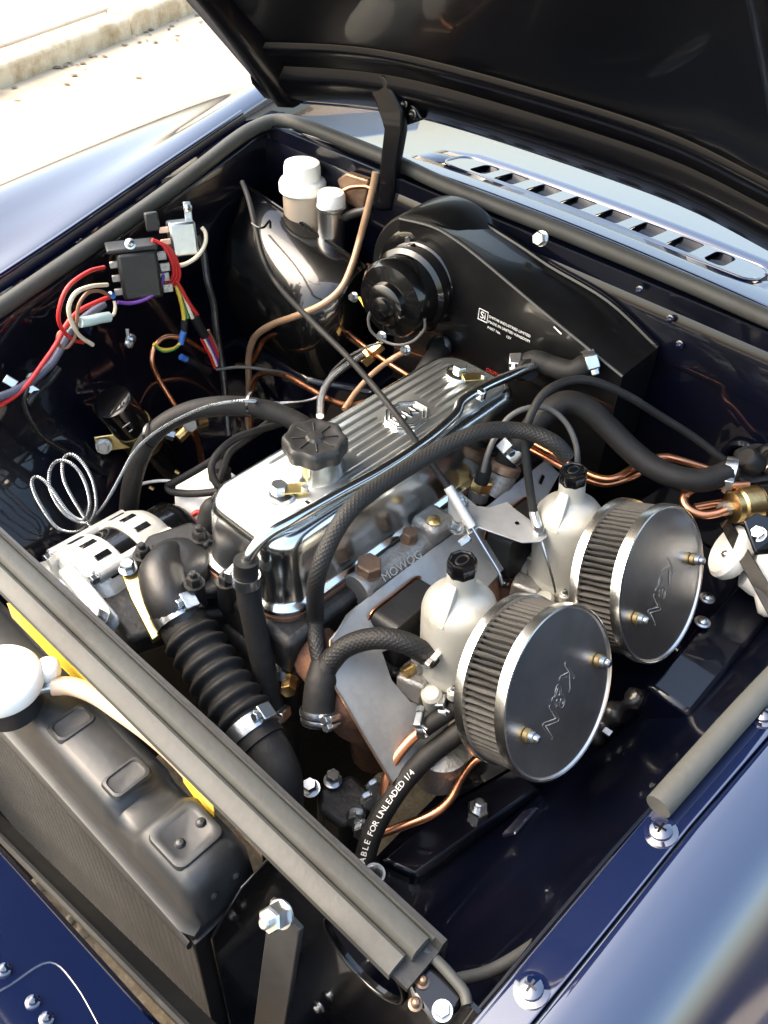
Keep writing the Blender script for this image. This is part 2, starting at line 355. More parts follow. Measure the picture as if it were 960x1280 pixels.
# near wing with flat gutter strip
rows = []
for y in YS:
    xn = nearx(y); z = lipz(min(y,.6))
    rows.append([(xn+.0245,y,z-.010),(xn+.0248,y,z+.003),(xn+.0258,y,z+.0056),(xn+.029,y,z+.0066),(xn+.036,y,z+.0070),(xn+.048,y,z+.0062),(xn+.060,y,z+.0034),(xn+.070,y,z-.0015),(xn+.080,y,z-.0095),(xn+.100,y,z-.0290),(xn+.15,y,z-.080),(xn+.21,y,z-.150),(xn+.25,y,z-.24),(xn+.26,y,z-.33),(xn+.25,y,-.45)])
o = G().loft(smooth_rows(rows)).build('wing', 'navy', car, ang=80); o['label'] = 'near front wing with a pale sky reflection along its edge'
rows = []
for y in YS[2:-1]:
    xn = nearx(y); z = lipz(y)
    rows.append([(xn-.002,y,z-.03),(xn-.001,y,z-.006),(xn+.001,y,z-.0030),(xn+.004,y,z-.0018),(xn+.0125,y,z+.0006),(xn+.0215,y,z+.0032),(xn+.0232,y,z+.0028),(xn+.0238,y,z-.002),(xn+.024,y,z-.014)])
o = G().loft(smooth_rows(rows,3)).build('gutter_strip', 'navy', car, ang=60)
for p in ((0.4294,-0.0144,0.034),(0.4169,-0.1408,0.02),(0.4405,0.1026,0.046)):
    x = nearx(p[1])+.0125; s = screw(o, (x, p[1], lipz(p[1])+.0008), (-.28,-.116,1), .0070, 'navy', True)
G().tube([(nearx(y)+.002, y, lipz(y)+.0055) for y in (-.004,.04,.1,.2,.3,.4,.49)], .0088, 14).build('rubber_seal', 'seal', car, ang=60)
# far and rear rubber seal
G().tube([(-0.3901,-0.0468,0.036),(-0.403,0.0169,0.043),(-0.4267,0.1132,0.052),(-0.45,0.2198,0.064),(-0.4777,0.3416,0.08),(-0.5041,0.4394,0.093),(-0.5125,0.486,0.097),(-0.508,0.5164,0.099),(-0.4755,0.532,0.1),(-0.3921,0.5349,0.1),(-0.289,0.534,0.1),(-0.2022,0.5272,0.1),(-0.0355,0.5313,0.1),(0.1224,0.5301,0.1),(0.2263,0.5253,0.1),(0.3106,0.5239,0.1)], .0095, 14, 6).build('rubber_seal', 'seal', car, ang=60)
# inner wings
rows = []
for y in (-.3,-.2,-.1,0,.1,.2,.3,.4,.5,.56):
    x = farx(y); z = lipz(y); b = max(0, 1-((y+.02)/.20)**2) if abs(y+.02) < .20 else 0
    rows.append([(x-.03,y,z-.016),(x-.004,y,z-.012),(x+.002,y,z-.03),(x+.006,y,z-.10),(x+.012+.025*b,y,z-.17),(x+.03+.07*b,y,z-.23),(x+.06+.09*b,y,z-.30),(x+.12+.06*b,y,z-.38),(x+.16,y,z-.5),(x+.17,y,-.62)])
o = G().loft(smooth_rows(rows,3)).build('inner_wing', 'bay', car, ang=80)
for p in ((-0.4,0.1662,-0.0583),(-0.38,0.0215,-0.039)): screw(o, p, (1,-.1,.1), .005, 'zinc', False)
rows = []
for y in (-.32,-.2,-.1,0,.1,.2,.3,.4,.5,.56):
    x = nearx(y); z = lipz(y)
    rows.append([(x-.0015,y,z-.006),(x-.004,y,z-.03),(x-.012,y,z-.09),(x-.035,y,z-.16),(x-.07,y,z-.22),(x-.10,y,z-.255),(.285,y,-.272),(.22,y,-.275),(.216,y,-.30),(.21,y,-.5),(.2,y,-.62)])
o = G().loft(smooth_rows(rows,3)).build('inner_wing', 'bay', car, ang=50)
nb = bolt(o, (0.2604,0.0683,-0.262), (0,0,1), .019, .013, 'zinc', .016, .012)
# engine mounting rail and bracket
G().prism([(0.2214,-0.0373,-0.258),(0.2309,0.0584,-0.258),(0.2527,0.1365,-0.258),(0.2928,0.1371,-0.258),(0.2752,0.0539,-0.258),(0.2605,-0.0244,-0.258)], (0,0,-.06)).build('chassis_rail', 'bay', car, bevel=.006)
# bulkhead
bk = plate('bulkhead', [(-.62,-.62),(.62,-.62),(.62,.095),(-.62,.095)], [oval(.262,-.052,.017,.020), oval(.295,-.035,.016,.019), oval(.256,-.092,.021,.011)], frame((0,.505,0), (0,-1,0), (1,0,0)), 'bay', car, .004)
g = G(); g.box((0,.66,-.31), (1.3,.01,.7)); g.build('bulkhead_back', 'bay', car)
def ring(m, r1, r2, parent, name='rim', material='bay'):
    G().lathe([(r1,0),(r1,.003),((r1+r2)/2,.005),(r2,.003),(r2,0)], m, 24, cap=False).build(name, material, parent)
for x, z, r in ((.262,-.052,.019),(.295,-.035,.018)): ring(frame((x,.501,z),(0,-1,0)), r-.003, r+.005, bk)
# upper flange of the bulkhead carrying the seal
rows = [[(x, .545, .085+(.012-.05*x*x)), (x, .53, .088), (x,.512,.088), (x,.506,.08), (x,.5,.06), (x,.5,.02)] for x in [-.55+.1*i for i in range(12)]]
o = G().loft(rows).build('bulkhead_flange', 'bay', car, ang=40)
bolt(o, (-0.0376,0.497,0.1004), (0,-1,.3), .014, .008, 'zinc', .009)
for p in [(0.0946,0.498,0.0891),(0.137,0.498,0.072),(0.1557,0.498,0.0486)]: screw(o, p, (0,-1,0), .003, 'navy', False)
# footwell shelf on the far side and transmission tunnel flank
g = G(); g.prism([(-.48,.37,-.165),(-.30,.37,-.165),(-.215,.42,-.165),(-.215,.51,-.165),(-.52,.51,-.165)], (0,0,-.4)); o = g.build('footwell_shelf', 'bay', car, bevel=.008)
bolt(o, (-0.3369,0.4435,-0.164), (0,0,1), .014, .010, 'zinc', .013); bolt(o, (-0.392,0.5064,-0.164), (0,0,1), .012, .009, 'satin', .010)
g = G(); g.prism([(.17,.38,-.19),(.42,.30,-.19),(.47,.51,-.19),(.15,.51,-.19)], (0,0,-.4)); o = g.build('footwell_shelf', 'bay', car, bevel=.008)
g = G(); g.box((.350,.36,-.168), (.05,.26,.05), None); o = g.build('side_rail', 'bay', car, bevel=.006)
for p in [(0.3144,0.373,-0.139),(0.3269,0.3387,-0.139)]: screw(o, p, (0,0,1), .0055, 'zinc')
# scuttle with its air-intake grille
srow = []
SX = [-.75,-.62,-.5,-.4,-.3,-.2,-.1,0,.1,.2,.3,.4,.5,.62,.75]
sz = lambda x: .108 - .09*x*x
vc = V((-0.0185,0.6018,0.104)); vd = V((1,-.02,0)).normalized()
def scut(x, y): return (x, y, sz(x) + max(0,(y-.56))*-.10)
# sheet is laid out in rows; the grille strip between y=.578 and .632 is a separate pressed part with openings
vx0, vx1 = (-0.257,0.6181,0.104)[0], (0.1845,0.5823,0.104)[0]
VY = .603; VH = .027
b = bmesh.new()
def addstrip(xs, ys):
    vs = [[b.verts.new(scut(x, y)) for y in ys] for x in xs]
    for i in range(len(xs)-1):
        for k in range(len(ys)-1): b.faces.new((vs[i][k], vs[i+1][k], vs[i+1][k+1], vs[i][k+1]))
xs = sorted(set([-.75+.05*i for i in range(31)])); 
addstrip(xs, [.536,.545,.56,VY-VH]); addstrip(xs, [VY+VH,.66,.70,.76,.85,1.0])
addstrip([-.75+.05*i for i in range(int((vx0+.75)/.05)+1)]+[vx0], [VY-VH,VY,VY+VH]); addstrip([vx1]+[q for q in xs if q > vx1], [VY-VH,VY,VY+VH])
bmesh.ops.remove_doubles(b, verts=b.verts, dist=.0002)
me = bpy.data.meshes.new('scuttle'); b.to_mesh(me); b.free(); scuttle = finish(me, 'scuttle', 'navy', car, ang=60, solid=.0015)
G().tube([(x, .534, sz(x)-.001) for x in [-.56+.08*i for i in range(15)]], .0032, 8).build('scuttle_bead', 'navy', car, ang=60)
rows = [[(x,.536,sz(x)-.001),(x,.533,sz(x)-.012),(x,.545,sz(x)-.02)] for x in [-.56+.08*i for i in range(15)]]
G().loft(rows).build('scuttle_lip', 'gloss', car, ang=40)
vents = []
vxs = [(-0.2025,0.6204,0.106)[0],(-0.1593,0.6232,0.106)[0],(-0.109,0.6208,0.106)[0],(-0.0581,0.618,0.106)[0],(-0.0082,0.6169,0.106)[0],(0.0391,0.6184,0.106)[0],(0.0878,0.6176,0.106)[0],(0.1316,0.6107,0.106)[0]]
for i, x in enumerate(vxs):
    wv = .030 if 0 < i < 7 else .025
    vents.append(rrect(wv, .041, .0035 if 0 < i < 7 else .008, 4, x, 0))
# the grille panel: built flat with real openings, raised lip round the edge
gz = sz((vx0+vx1)/2)+.0005
gp = plate('vent_grille', rrect(vx1-vx0, VH*2+.002, .018, 6, (vx0+vx1)/2, 0), vents, frame((0, VY, sz((vx0+vx1)/2)+.0005), (0,.10,1), (1,0,0)), 'navy', scuttle, .0015)
for v_ in gp.data.vertices: v_.co.z = scut(v_.co.x, v_.co.y)[2] + (.0015 if v_.co.z - gz + (v_.co.y-VY)*.10 > -.0008 else 0)
G().tube([(x, VY+y, scut(x, VY+y)[2]+.0012) for x, y in rrect(vx1-vx0-.002, VH*2, .018, 5, (vx0+vx1)/2, 0)] , .0020, 8, 1).build('grille_bead', 'navy', scuttle, ang=60)
for x in vxs:   # slanted throats below the openings
    g = G(); mz = scut(x, VY)[2]-.0018
    g.add([(x-.0172,VY-.0208,mz),(x+.0172,VY-.0208,mz),(x+.0172,VY+.0208,mz),(x-.0172,VY+.0208,mz),(x-.016,VY-.017,mz-.03),(x+.016,VY-.017,mz-.03),(x+.016,VY+.012,mz-.03),(x-.016,VY+.012,mz-.03)], [(0,1,5,4),(1,2,6,5),(2,3,7,6),(3,0,4,7)])
    g.build('vent_throat', 'gloss', scuttle, solid=.0008)
G().box(((vx0+vx1)/2,VY,sz(0)-.035), (vx1-vx0,.07,.004)).build('plenum_floor', 'gloss', scuttle)
# bonnet, hinged at the rear and propped open at about 44 degrees
BA = rad(44); bu = V((0,-math.cos(BA),math.sin(BA))); bn = V((0,math.sin(BA),math.cos(BA)))   # up the panel / outward
edge = catmull([(-0.5,0.5181,0.1329),(-0.4489,0.545,0.1373),(-0.3492,0.565,0.1497),(-0.2465,0.572,0.1577),(-0.0789,0.575,0.1617),(0.08,0.572,0.1632),(0.1897,0.56,0.1566),(0.2663,0.54,0.1541)], 5)
NB = 14
def bon(e, t, off): 
    tp = 1-.16*t
    return V((e.x*tp, e.y, e.z)) + bu*(t*.76) + bn*(off + .022*math.sin(PI*min(1,max(0,t*.9+.05)))*(1-(e.x/.6)**2))
rows = [[bon(e, k/NB, 0) for k in range(NB+1)] for e in edge]
skin = G().loft(rows).build('bonnet', 'navy', car, ang=60, solid=.002); skin['label'] = 'raised bonnet showing its dark underside'
# pressed stiffening frame under the bonnet: side rails and cross rails with rolled edges
def rail(a, b, wd, hh, name):
    # a, b lists of points along the rail on the underside; box-section with rounded shoulders
    g = G(); rows = []
    for i, p in enumerate(a):
        s = b[i]; n = -bn
        rows.append([p+n*.0005, p.lerp(s,.12)+n*hh*.75, p.lerp(s,.25)+n*hh, p.lerp(s,.75)+n*hh, p.lerp(s,.88)+n*hh*.75, s+n*.0005])
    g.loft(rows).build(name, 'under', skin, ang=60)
E_ = edge
rail([bon(e,.012,-.003) for e in E_], [bon(e,.10,-.003) for e in E_], .07, .016, 'cross_rail')
rail([bon(e,.90,-.003) for e in E_], [bon(e,.985,-.003) for e in E_], .07, .016, 'cross_rail')
for ea, eb in ((0,4),(len(E_)-1,len(E_)-4)):
    rail([bon(E_[ea],t,-.003) for t in [.01+.08*i for i in range(13)]], [bon(E_[eb],t,-.003) for t in [.01+.08*i for i in range(13)]], .06, .018, 'side_rail')
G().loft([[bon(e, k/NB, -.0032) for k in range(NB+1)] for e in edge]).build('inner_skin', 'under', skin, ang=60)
# rolled lip along the rear and side edges
G().tube([bon(e,-.004,-.004) for e in E_], .004, 8, 1).build('rolled_edge', 'navy', skin, ang=60)
G().tube([bon(E_[0],t,-.004)+V((-.002,0,0)) for t in [.02*i for i in range(51)]], .004, 8, 1).build('rolled_edge', 'navy', skin, ang=60)
# second pressing line (step) above the rear rail
rail([bon(e,.135,-.003) for e in E_[3:]], [bon(e,.165,-.003) for e in E_[3:]], .02, .007, 'pressing_rib')
# hinge arm and its bracket
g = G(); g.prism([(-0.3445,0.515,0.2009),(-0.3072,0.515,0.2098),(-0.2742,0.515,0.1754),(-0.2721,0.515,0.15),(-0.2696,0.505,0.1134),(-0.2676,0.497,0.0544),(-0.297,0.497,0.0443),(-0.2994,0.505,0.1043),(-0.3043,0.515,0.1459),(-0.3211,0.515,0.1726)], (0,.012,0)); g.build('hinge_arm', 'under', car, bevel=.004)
g = G(); g.prism([(-0.3538,0.525,0.1968),(-0.2892,0.525,0.2003),(-0.2538,0.53,0.1661),(-0.285,0.525,0.149),(-0.3274,0.525,0.1689)], (0,.012,0)); g.build('hinge_bracket', 'gloss', car, bevel=.003)
for p in [(-0.2799,0.524,0.1795),(-0.2647,0.524,0.1712)]: screw(car, p, (0,-1,.2), .004, 'gloss', False)
# slam panel and rubber seal along the front of the bay
SY = -.167
def bar(x0, x1, prof, name, material, parent, sag=0):
    rows = [[(x0+(x1-x0)*i/16, y, z + sag*math.sin(i*1.7)*.4) for y, z in prof] for i in range(17)]
    return G().loft(rows, closed=True, caps=True).build(name, material, parent, ang=40)
slam = bar(-.45, .368, [(-.185,.006),(-.185,.011),(-.157,.012),(-.154,.017),(-.150,.017),(-.148,.009),(-.148,-.03),(-.152,-.03),(-.153,.006)], 'slam_panel', 'satin', car, .003)
bar(-.45, .356, [(-.1875,.008),(-.1878,.0155),(-.185,.018),(-.1755,.0195),(-.1732,.018),(-.173,.008)], 'slam_seal', 'seal', slam)
bar(-.45, .360, [(-.1722,.008),(-.1718,.0195),(-.1695,.0225),(-.1605,.0225),(-.1575,.0205),(-.1568,.008)], 'slam_seal', 'seal', slam)
bar(-.45, .362, [(-.1562,.008),(-.156,.0165),(-.1545,.0185),(-.1532,.0175),(-.153,.008)], 'seal_lip', 'seal', slam)
plate('slam_upright', [(.215,-.34),(.405,-.34),(.412,.002),(.39,.004),(.215,-.004)], [oval(.318,-.072,.036,.034,28)], frame((0,-.164,0), (0,-1,0), (1,0,0)), 'gloss', slam, .003)
G().tube([(x,-.1655,z) for x, z in oval(.318,-.072,.0368,.0348,28)+oval(.318,-.072,.0368,.0348,28)[:1]], .0018, 8, 1).build('hole_rim', 'gloss', slam, ang=60)
for p in [(0.2793,-0.168,-0.2355)]: screw(slam, p, (0,-1,0), .004, 'zinc', False)
# end bracket joining the slam panel to the near wing
g = G(); g.prism([(0.3544,-0.1748,-0.002),(0.3569,-0.1572,-0.002),(0.3751,-0.1563,-0.002),(0.3936,-0.1595,-0.002),(0.395,-0.1701,-0.002),(0.3924,-0.1864,-0.002),(0.3713,-0.1832,-0.002)], (0,0,.006)); eb = g.build('end_bracket', 'gloss', car, bevel=.003)
G().tube([(0.3609,-0.1611,0.01),(0.3709,-0.1603,0.009),(0.3823,-0.1607,0.008),(0.3918,-0.1619,0.007),(0.3974,-0.1656,0.006)], .0034, 10).build('bracket_lip', 'seal', eb, ang=60)
for p in [(0.3704,-0.1736,0.004),(0.3753,-0.1856,0.004)]: screw(eb, p, (0,0,1), .0028, 'rustbolt', False)
bolt(eb, (0.389,-0.1777,0.005), (0,-.2,1), .0085, .005, 'zinc', .006)
# flat stay bar
p0, p1 = V((0.3037,-0.215,0.0634)), V((0.3006,-0.235,-0.1087)); d = (p1-p0).normalized(); sx = V((1,0,0)); sx = (sx-d*sx.dot(d)).normalized(); sn = d.cross(sx)
g = G(); q = [p0-sx*.012, p0+sx*.012, p1+sx*.013, p1-sx*.013]; g.prism(q, sn*.004); o = g.build('stay_bar', 'satin', car, bevel=.001)
bolt(o, V((0.3053,-0.222,0.0738)), (0,-.7,.5), .013, .010, 'zinc', .008, .006)
# front valance panel
zf = -.05
eA, eB = V((0.0317,-0.2982,-0.05)), V((0.2672,-0.2884,-0.05))
rows = []
for k in range(9):
    a = eA.lerp(eB, k/8*1.3-.1); rows.append([a+V((0,.006,-.05)), a+V((0,.004,-.006)), a+V((0,.0,0)), a+V((0,-.045,.0117)), a+V((0,-.09,.0234)), a+V((0,-.12,.029)), a+V((0,-.17,.02)), a+V((0,-.25,-.06)), a+V((0,-.27,-.2))])
vp = G().loft(rows).build('front_panel', 'navy', car, ang=35)
g = G(); fa, fb = V((0.1773,-0.3609,-0.0321)), V((0.1826,-0.3122,-0.0447))
g.tube([fa, fa.lerp(fb,.5), fb, V((0.2059,-0.3086,-0.0457)), V((0.2402,-0.3126,-0.0446))], .0008, 8, 5); g.build('pressed_seam', 'navy', vp, ang=60)
for p in [(0.1693,-0.3345,-0.039),(0.198,-0.3323,-0.0395),(0.2121,-0.3318,-0.0396)]: screw(vp, p, (0,.25,1), .0030, 'navy', False)

# ------------------------------------------------------------------ engine
eng = thing('engine', 'four-cylinder engine with a polished alloy rocker cover', 'engine', (0,.18,-.5))
g = G(); g.box((0,.19,-.30), (.17,.42,.34)); g.build('engine_block', 'iron', eng, bevel=.012)
g = G(); g.box((.006,.192,-.108), (.150,.41,.05)); head = g.build('cylinder_head', 'iron', eng, bevel=.008)
def loops(tab, cy, n=6):
    return [[(x, cy+y, z) for x, y in rrect(2*hx, 2*hy, r, n)] for z, hx, hy, r in tab]
CY = .183
G().loft(loops([(-.0835,.0655,.1895,.03),(-.0785,.0655,.1895,.03)], CY), True, True).build('cork_gasket', 'rust', eng)
tab = [(-.0785,.0645,.1885,.031),(-.0735,.0650,.1890,.031),(-.0715,.0640,.1880,.030),(-.0700,.0600,.1840,.029),(-.067,.0582,.1822,.029),(-.045,.0576,.1816,.029),(-.012,.0568,.1808,.029),(-.0035,.0556,.1796,.029),(.0025,.0528,.1768,.028),(.0060,.0488,.1728,.027),(.0072,.0440,.1680,.025),(.0074,.036,.160,.02)]
rc = G().loft(loops(tab, CY, 10), True, True).build('rocker_cover', 'chrome', eng, ang=50)
G().loft(loops([(.0068,.0455,.1690,.024),(.0077,.0445,.1680,.023)], CY, 8), True, True).build('brushed_top', 'ribs', rc, ang=50)
for i in range(8):      # cast longitudinal flutes, interrupted by filler and badge
    x = -.0400 + i*.0105
    segs = [(.075,.335)]
    if x < .027 and x > -.036: segs = [(.144,.335)]
    if -.026 < x < .018: segs = [(.144,.205),(.262,.335)]
    if x > .02: segs = [(.10,.335)]
    for a, b_ in segs:
        g = G(); rows = []
        for y, k in ((a,.2),(a+.006,1),(b_-.006,1),(b_,.2)):
            rows.append([(x-.0040,y,.0070),(x-.0027,y,.0074+.0007*k),(x,y,.0074+.0014*k),(x+.0027,y,.0074+.0007*k),(x+.004,y,.0070)])
        g.loft(rows).build('rib', 'ribs', rc, ang=60)
# octagon badge
bm_ = frame((.002,.227,.0076), (0,0,1), (.0,-1,0))
badge = G().lathe([(.0225,0),(.0225,.0022),(.0205,.0028),(.0,.0028)], bm_ @ Matrix.Rotation(PI/8,4,'Z') @ Matrix.Diagonal((1.25,1,1,1)), 8).build('badge', 'ribs', rc, ang=20)
for r in (.0205,.0165):
    G().tube([bm_ @ V((1.25*r*math.cos(a), r*math.sin(a), .0032)) for a in [PI/8+i*PI/4 for i in range(9)]], .0007, 6, 1).build('badge_line', 'chrome', badge)
text('badge_letters', 'MG', .020, bm_ @ Matrix.Translation((-.0145,-.0068,.0026)), 'chrome', badge, .0012)
# oil filler neck and lobed cap
fm = frame((-.005,.104,.0072), (0,0,1), (1,0,0)) @ Matrix.Diagonal((1,1,.84,1))
nk = G().lathe([(.030,-.001),(.0285,.004),(.0268,.012),(.0262,.022),(.0262,.0255),(.020,.0255)], fm, 36).build('filler_neck', 'chrome', rc)
lob = lambda a: 1+.05*math.cos(8*a)
fc = G().lathe([(.0275,.0245),(.0292,.026),(.0296,.034),(.0292,.0415),(.0268,.0445),(.0235,.0448),(.0215,.0435),(.009,.0435),(.007,.0465),(0,.0470)], fm, 96, lob).build('oil_filler_cap', 'satin', eng, ang=40)
for k in range(8):
    m = fm @ Matrix.Rotation(k*PI/4+.1, 4, 'Z') @ Matrix.Translation((.0155,0,.0442)); G().box(None, (.0125,.0011,.0016), m).build('cap_rib', 'satin' if k % 2 else 'iron', fc, bevel=.0003)
# cover fixings: chrome cup washer, nut and folded locking plate
for p, q in (((-0,0.0532,0.0078),(0.0046,0.0659,0.0078)), ((-0.0077,0.3255,0.0078),(0.0068,0.3297,0.0078))):
    m = frame(p, (0,0,1)); o = G().lathe([(.0155,0),(.0150,.004),(.011,.0058),(.0,.0058)], m, 28).build('cup_washer', 'chrome', rc)
    G().hexa(m @ Matrix.Translation((0,0,.0058)), .014, .007).build('nut', 'zinc', o, ang=25)
    G().box(None, (.026,.013,.0015), frame((q[0]+.004,q[1]-.002,.0140), (.1,0,1), (.55,.83,0))).build('locking_plate', 'gold', o, bevel=.0005)
    bolt(rc, (q[0]+.012,q[1]+.004,.0125), (0,0,1), .006, .004, 'zinc', 0)
# chromed heater return pipe lying along the cover
pp = [(.030,-.014,-.022),(.031,-.011,-.004),(.0345,.006,.0115),(.0395,.035,.0150),(.0435,.085,.0150),(.0475,.14,.0140),(.0475,.20,.0140),(.042,.255,.0155),(.035,.275,.0195),(.036,.31,.0205),(.041,.350,.0195),(.045,.395,.0150)]
G().tube(pp, .0058, 14, 8).build('heater_pipe', 'chrome', eng, ang=60)
for y in (.055,.30): G().box((.038,y,.0135 if y < .1 else .0190), (.016,.009,.013)).build('pipe_clip', 'chrome', rc, bevel=.003)
# head bolts beside the cover and front plate
g = G(); g.prism([(-0.1186,-0.0868,-0.115),(-0.1353,-0.0172,-0.115),(-0.0879,0.0307,-0.115),(-0.0273,0.02,-0.115),(-0.0087,-0.0062,-0.115),(-0.0266,-0.0314,-0.115),(-0.051,-0.0976,-0.115)], (0,0,-.03)); g.build('front_plate', 'iron', eng, bevel=.006)
# thermostat housing
G().prism([(-0.1137,-0.0404,-0.1),(-0.1279,-0.0143,-0.1),(-0.1139,0.0302,-0.1),(-0.0919,0.0355,-0.1),(-0.0382,0.0201,-0.1),(-0.015,0.0025,-0.1),(-0.0234,-0.0205,-0.1),(-0.0625,-0.0496,-0.1)], (0,0,.014)).build('thermostat_flange', 'satin', eng, bevel=.005)
tm = frame((-0.0661,-0.024,-0.088), (0,0,1), (0,1,0))
th = G().lathe([(.033,0),(.0335,.008),(.031,.017),(.024,.0235),(.012,.0255),(0,.026)], tm, 32).build('thermostat_housing', 'satin', eng, ang=50)
G().tube([(-0.0789,-0.0091,-0.08),(-0.0731,-0.0299,-0.072),(-0.0572,-0.0467,-0.072),(-0.0362,-0.0556,-0.08),(-0.0223,-0.0552,-0.094)], .0255, 18, 6, rf=lambda t, l: .012+.0105*min(1,t*2.2)+.003*max(0,t-.6)).build('outlet_elbow', 'satin', th, ang=60)
for k, ch in enumerate('RD.COR.'):
    a = rad(200-k*16); q = tm @ V((.0285*math.cos(a), .0285*math.sin(a), .0205)); nrm = (tm.to_3x3() @ V((math.cos(a)*.6, math.sin(a)*.6, .8))).normalized()
    text('cast_letter', ch, .008, frame(q, nrm, tm.to_3x3() @ V((math.sin(a), -math.cos(a), 0))), 'satin', th, .0008)
for p in [(-0.0885,-0.0447,-0.066),(-0.0696,0.0089,-0.066),(-0.0218,-0.0357,-0.062),(-0.0056,-0.0114,-0.066)]:
    bolt(eng, p, (0,0,1), .0125, .009, 'iron', .010, .007, 'stud_nut'); G().lathe([(.0095,-.03),(.0095,0)], frame(p, (0,0,1)), 14).build('stud_boss', 'satin', eng)
# alloy water rail with cast mark, brown bolts
ra, rb = V((0.0791,0.0773,-0.08)), V((0.0814,0.2199,-0.08)); rd = (rb-ra).normalized()
rail_ = G().lathe([(.0125,-.001),(.0165,-.001),(.0172,.002),(.0165,.006),(.0145,.010),(.0142,.05),(.0150,.055),(.0142,.06),(.0142,.155),(.010,.158)], frame(ra, rd, (0,0,1)), 24).build('coolant_rail', 'alloy', eng, ang=40)
G().lathe([(0,.0),(.0122,.0),(.0125,-.0015)], frame(ra+rd*.002, rd, (0,0,1)), 24, cap=False).build('core_plug', 'satin', rail_)
g = G(); g.box(None, (.034,.036,.026), frame((0.0795,0.188,-0.068), (0,0,1), rd.cross(V((0,0,1))))); g.build('boss', 'alloy', rail_, bevel=.007)
bolt(rail_, (0.078,0.0933,-0.066), (.1,0,1), .022, .013, 'rustbolt', .013); bolt(rail_, (0.0766,0.1541,-0.066), (.1,0,1), .014, .011, 'rustbolt', .009)
G().lathe([(.008,0),(.008,.001),(.0055,.003),(0,.0035)], frame((0.0845,0.1829,-0.0545), (0,0,1)), 18).build('brass_plug', 'brass', rail_)
mu = frame(V((0.0976,0.095,-0.068)), (.62,-.1,.78), (.06,1,.0)); text('cast_mark', 'MOWOG', .012, mu, 'alloy', rail_, .0012)
# rusty exhaust manifold
ex = thing('exhaust_manifold', 'rusty cast-iron exhaust manifold tucked behind the heat shield', 'manifold', (.10,.08,-.25))
for y in (.02,.115,.21,.31): G().tube([(.075,y,-.118),(.11,y-.004,-.125),(.135,y-.008,-.15),(.142,.5*y+.03,-.20),(.13,.06,-.28)], .026, 14, 6).build('runner', 'rust', ex, ang=60)
G().tube([(.100,.004,-.165),(.125,.03,-.175),(.142,.06,-.19),(.14,.2,-.19),(.135,.33,-.17)], .026, 14, 6).build('collector', 'rust', ex, ang=60)
bolt(ex, (0.0776,-0.0107,-0.14), (.6,-.7,.2), .014, .014, 'brass', .010); bolt(ex, (0.0705,-0.0112,-0.135), (.3,-.7,.6), .010, .008, 'zinc', .007)
# heat shield
def sheet3(name, pts, nrm, th, material, parent=None, bevel=.0006):
    g = G(); g.prism(pts, V(nrm).normalized()*th); return g.build(name, material, parent, bevel=bevel)
hs = thing('heat_shield', 'bare aluminium heat shield standing behind the carburettors', 'heat shield', (.15,.1,-.2))
sheet3('shield_sheet', [(0.1024,0.0175,-0.0821),(0.0953,0.0614,-0.076),(0.0953,0.121,-0.0759),(0.0964,0.1933,-0.0769),(0.0959,0.2469,-0.0765),(0.095,0.3681,-0.0757),(0.1121,0.3765,-0.0904),(0.1429,0.25,-0.1169),(0.1532,0.1321,-0.1258),(0.1328,0.0573,-0.1082),(0.1529,0.05,-0.1255),(0.1738,0.0543,-0.1434),(0.1868,0.0719,-0.1547),(0.2061,0.0775,-0.1713),(0.206,0.0284,-0.1712),(0.2086,-0.0075,-0.1734),(0.1395,-0.0039,-0.114),(0.1242,-0.0041,-0.1008)], (.86,0,1), -.0018, 'alu', hs)
G().tube([(0.1028,0.0181,-0.0824),(0.1246,-0.0034,-0.1011),(0.1403,-0.0036,-0.1146),(0.1735,-0.0058,-0.1432),(0.2082,-0.0071,-0.173)], .0013, 6, 1).build('cut_edge', 'rustbolt', hs)
sheet3('tab', [(0.0965,0.0601,-0.074),(0.0928,0.0481,-0.082),(0.1029,0.0201,-0.084),(0.103,0.0292,-0.078),(0.1014,0.0474,-0.072)], (0,0,1), .0015, 'alu', hs)
G().box(None, (.012,.004,.001), frame(V((0.1061,0.3458,-0.0852))+V((.001,0,.0012)), (.86,0,1), (-.4,1,.2))).build('slot', 'gloss', hs)
# cable bracket plate
br = thing('cable_bracket', 'flat aluminium cable bracket bolted between the two carburettors', 'bracket', (0.1187,0.2277,-0.06))
o = sheet3('bracket_plate', [(0.0753,0.2161,-0.05),(0.0797,0.2298,-0.048),(0.1055,0.2234,-0.046),(0.1161,0.2308,-0.046),(0.1236,0.2505,-0.046),(0.1359,0.2476,-0.046),(0.1772,0.2433,-0.046),(0.1824,0.2373,-0.046),(0.1818,0.2273,-0.046),(0.1698,0.2135,-0.046),(0.1263,0.1996,-0.046),(0.1237,0.1883,-0.05)], (0,0,1), -.0018, 'alu', br)
sheet3('bracket_flange', [(0.0753,0.2161,-0.05),(0.0975,0.1945,-0.068),(0.1047,0.1949,-0.07),(0.1124,0.2002,-0.066),(0.1194,0.1966,-0.052),(0.1257,0.2005,-0.047)], (-.7,-.5,.4), .0016, 'alu', br)
G().lathe([(.0022,0),(.0022,.0006),(0,.0006)], frame(V((0.15,0.2311,-0.0455)), (0,0,1)), 12).build('drilled_hole', 'gloss', br)
bolt(br, (0.0918,0.216,-0.047), (-.3,-.2,1), .008, .006, 'zinc', .006); bolt(br, (0.1113,0.1886,-0.05), (-.5,-.6,.5), .008, .010, 'zinc', .006)
bolt(br, (0.1254,0.1866,-0.052), (-.2,-.8,-.3), .007, .010, 'zinc', .005)

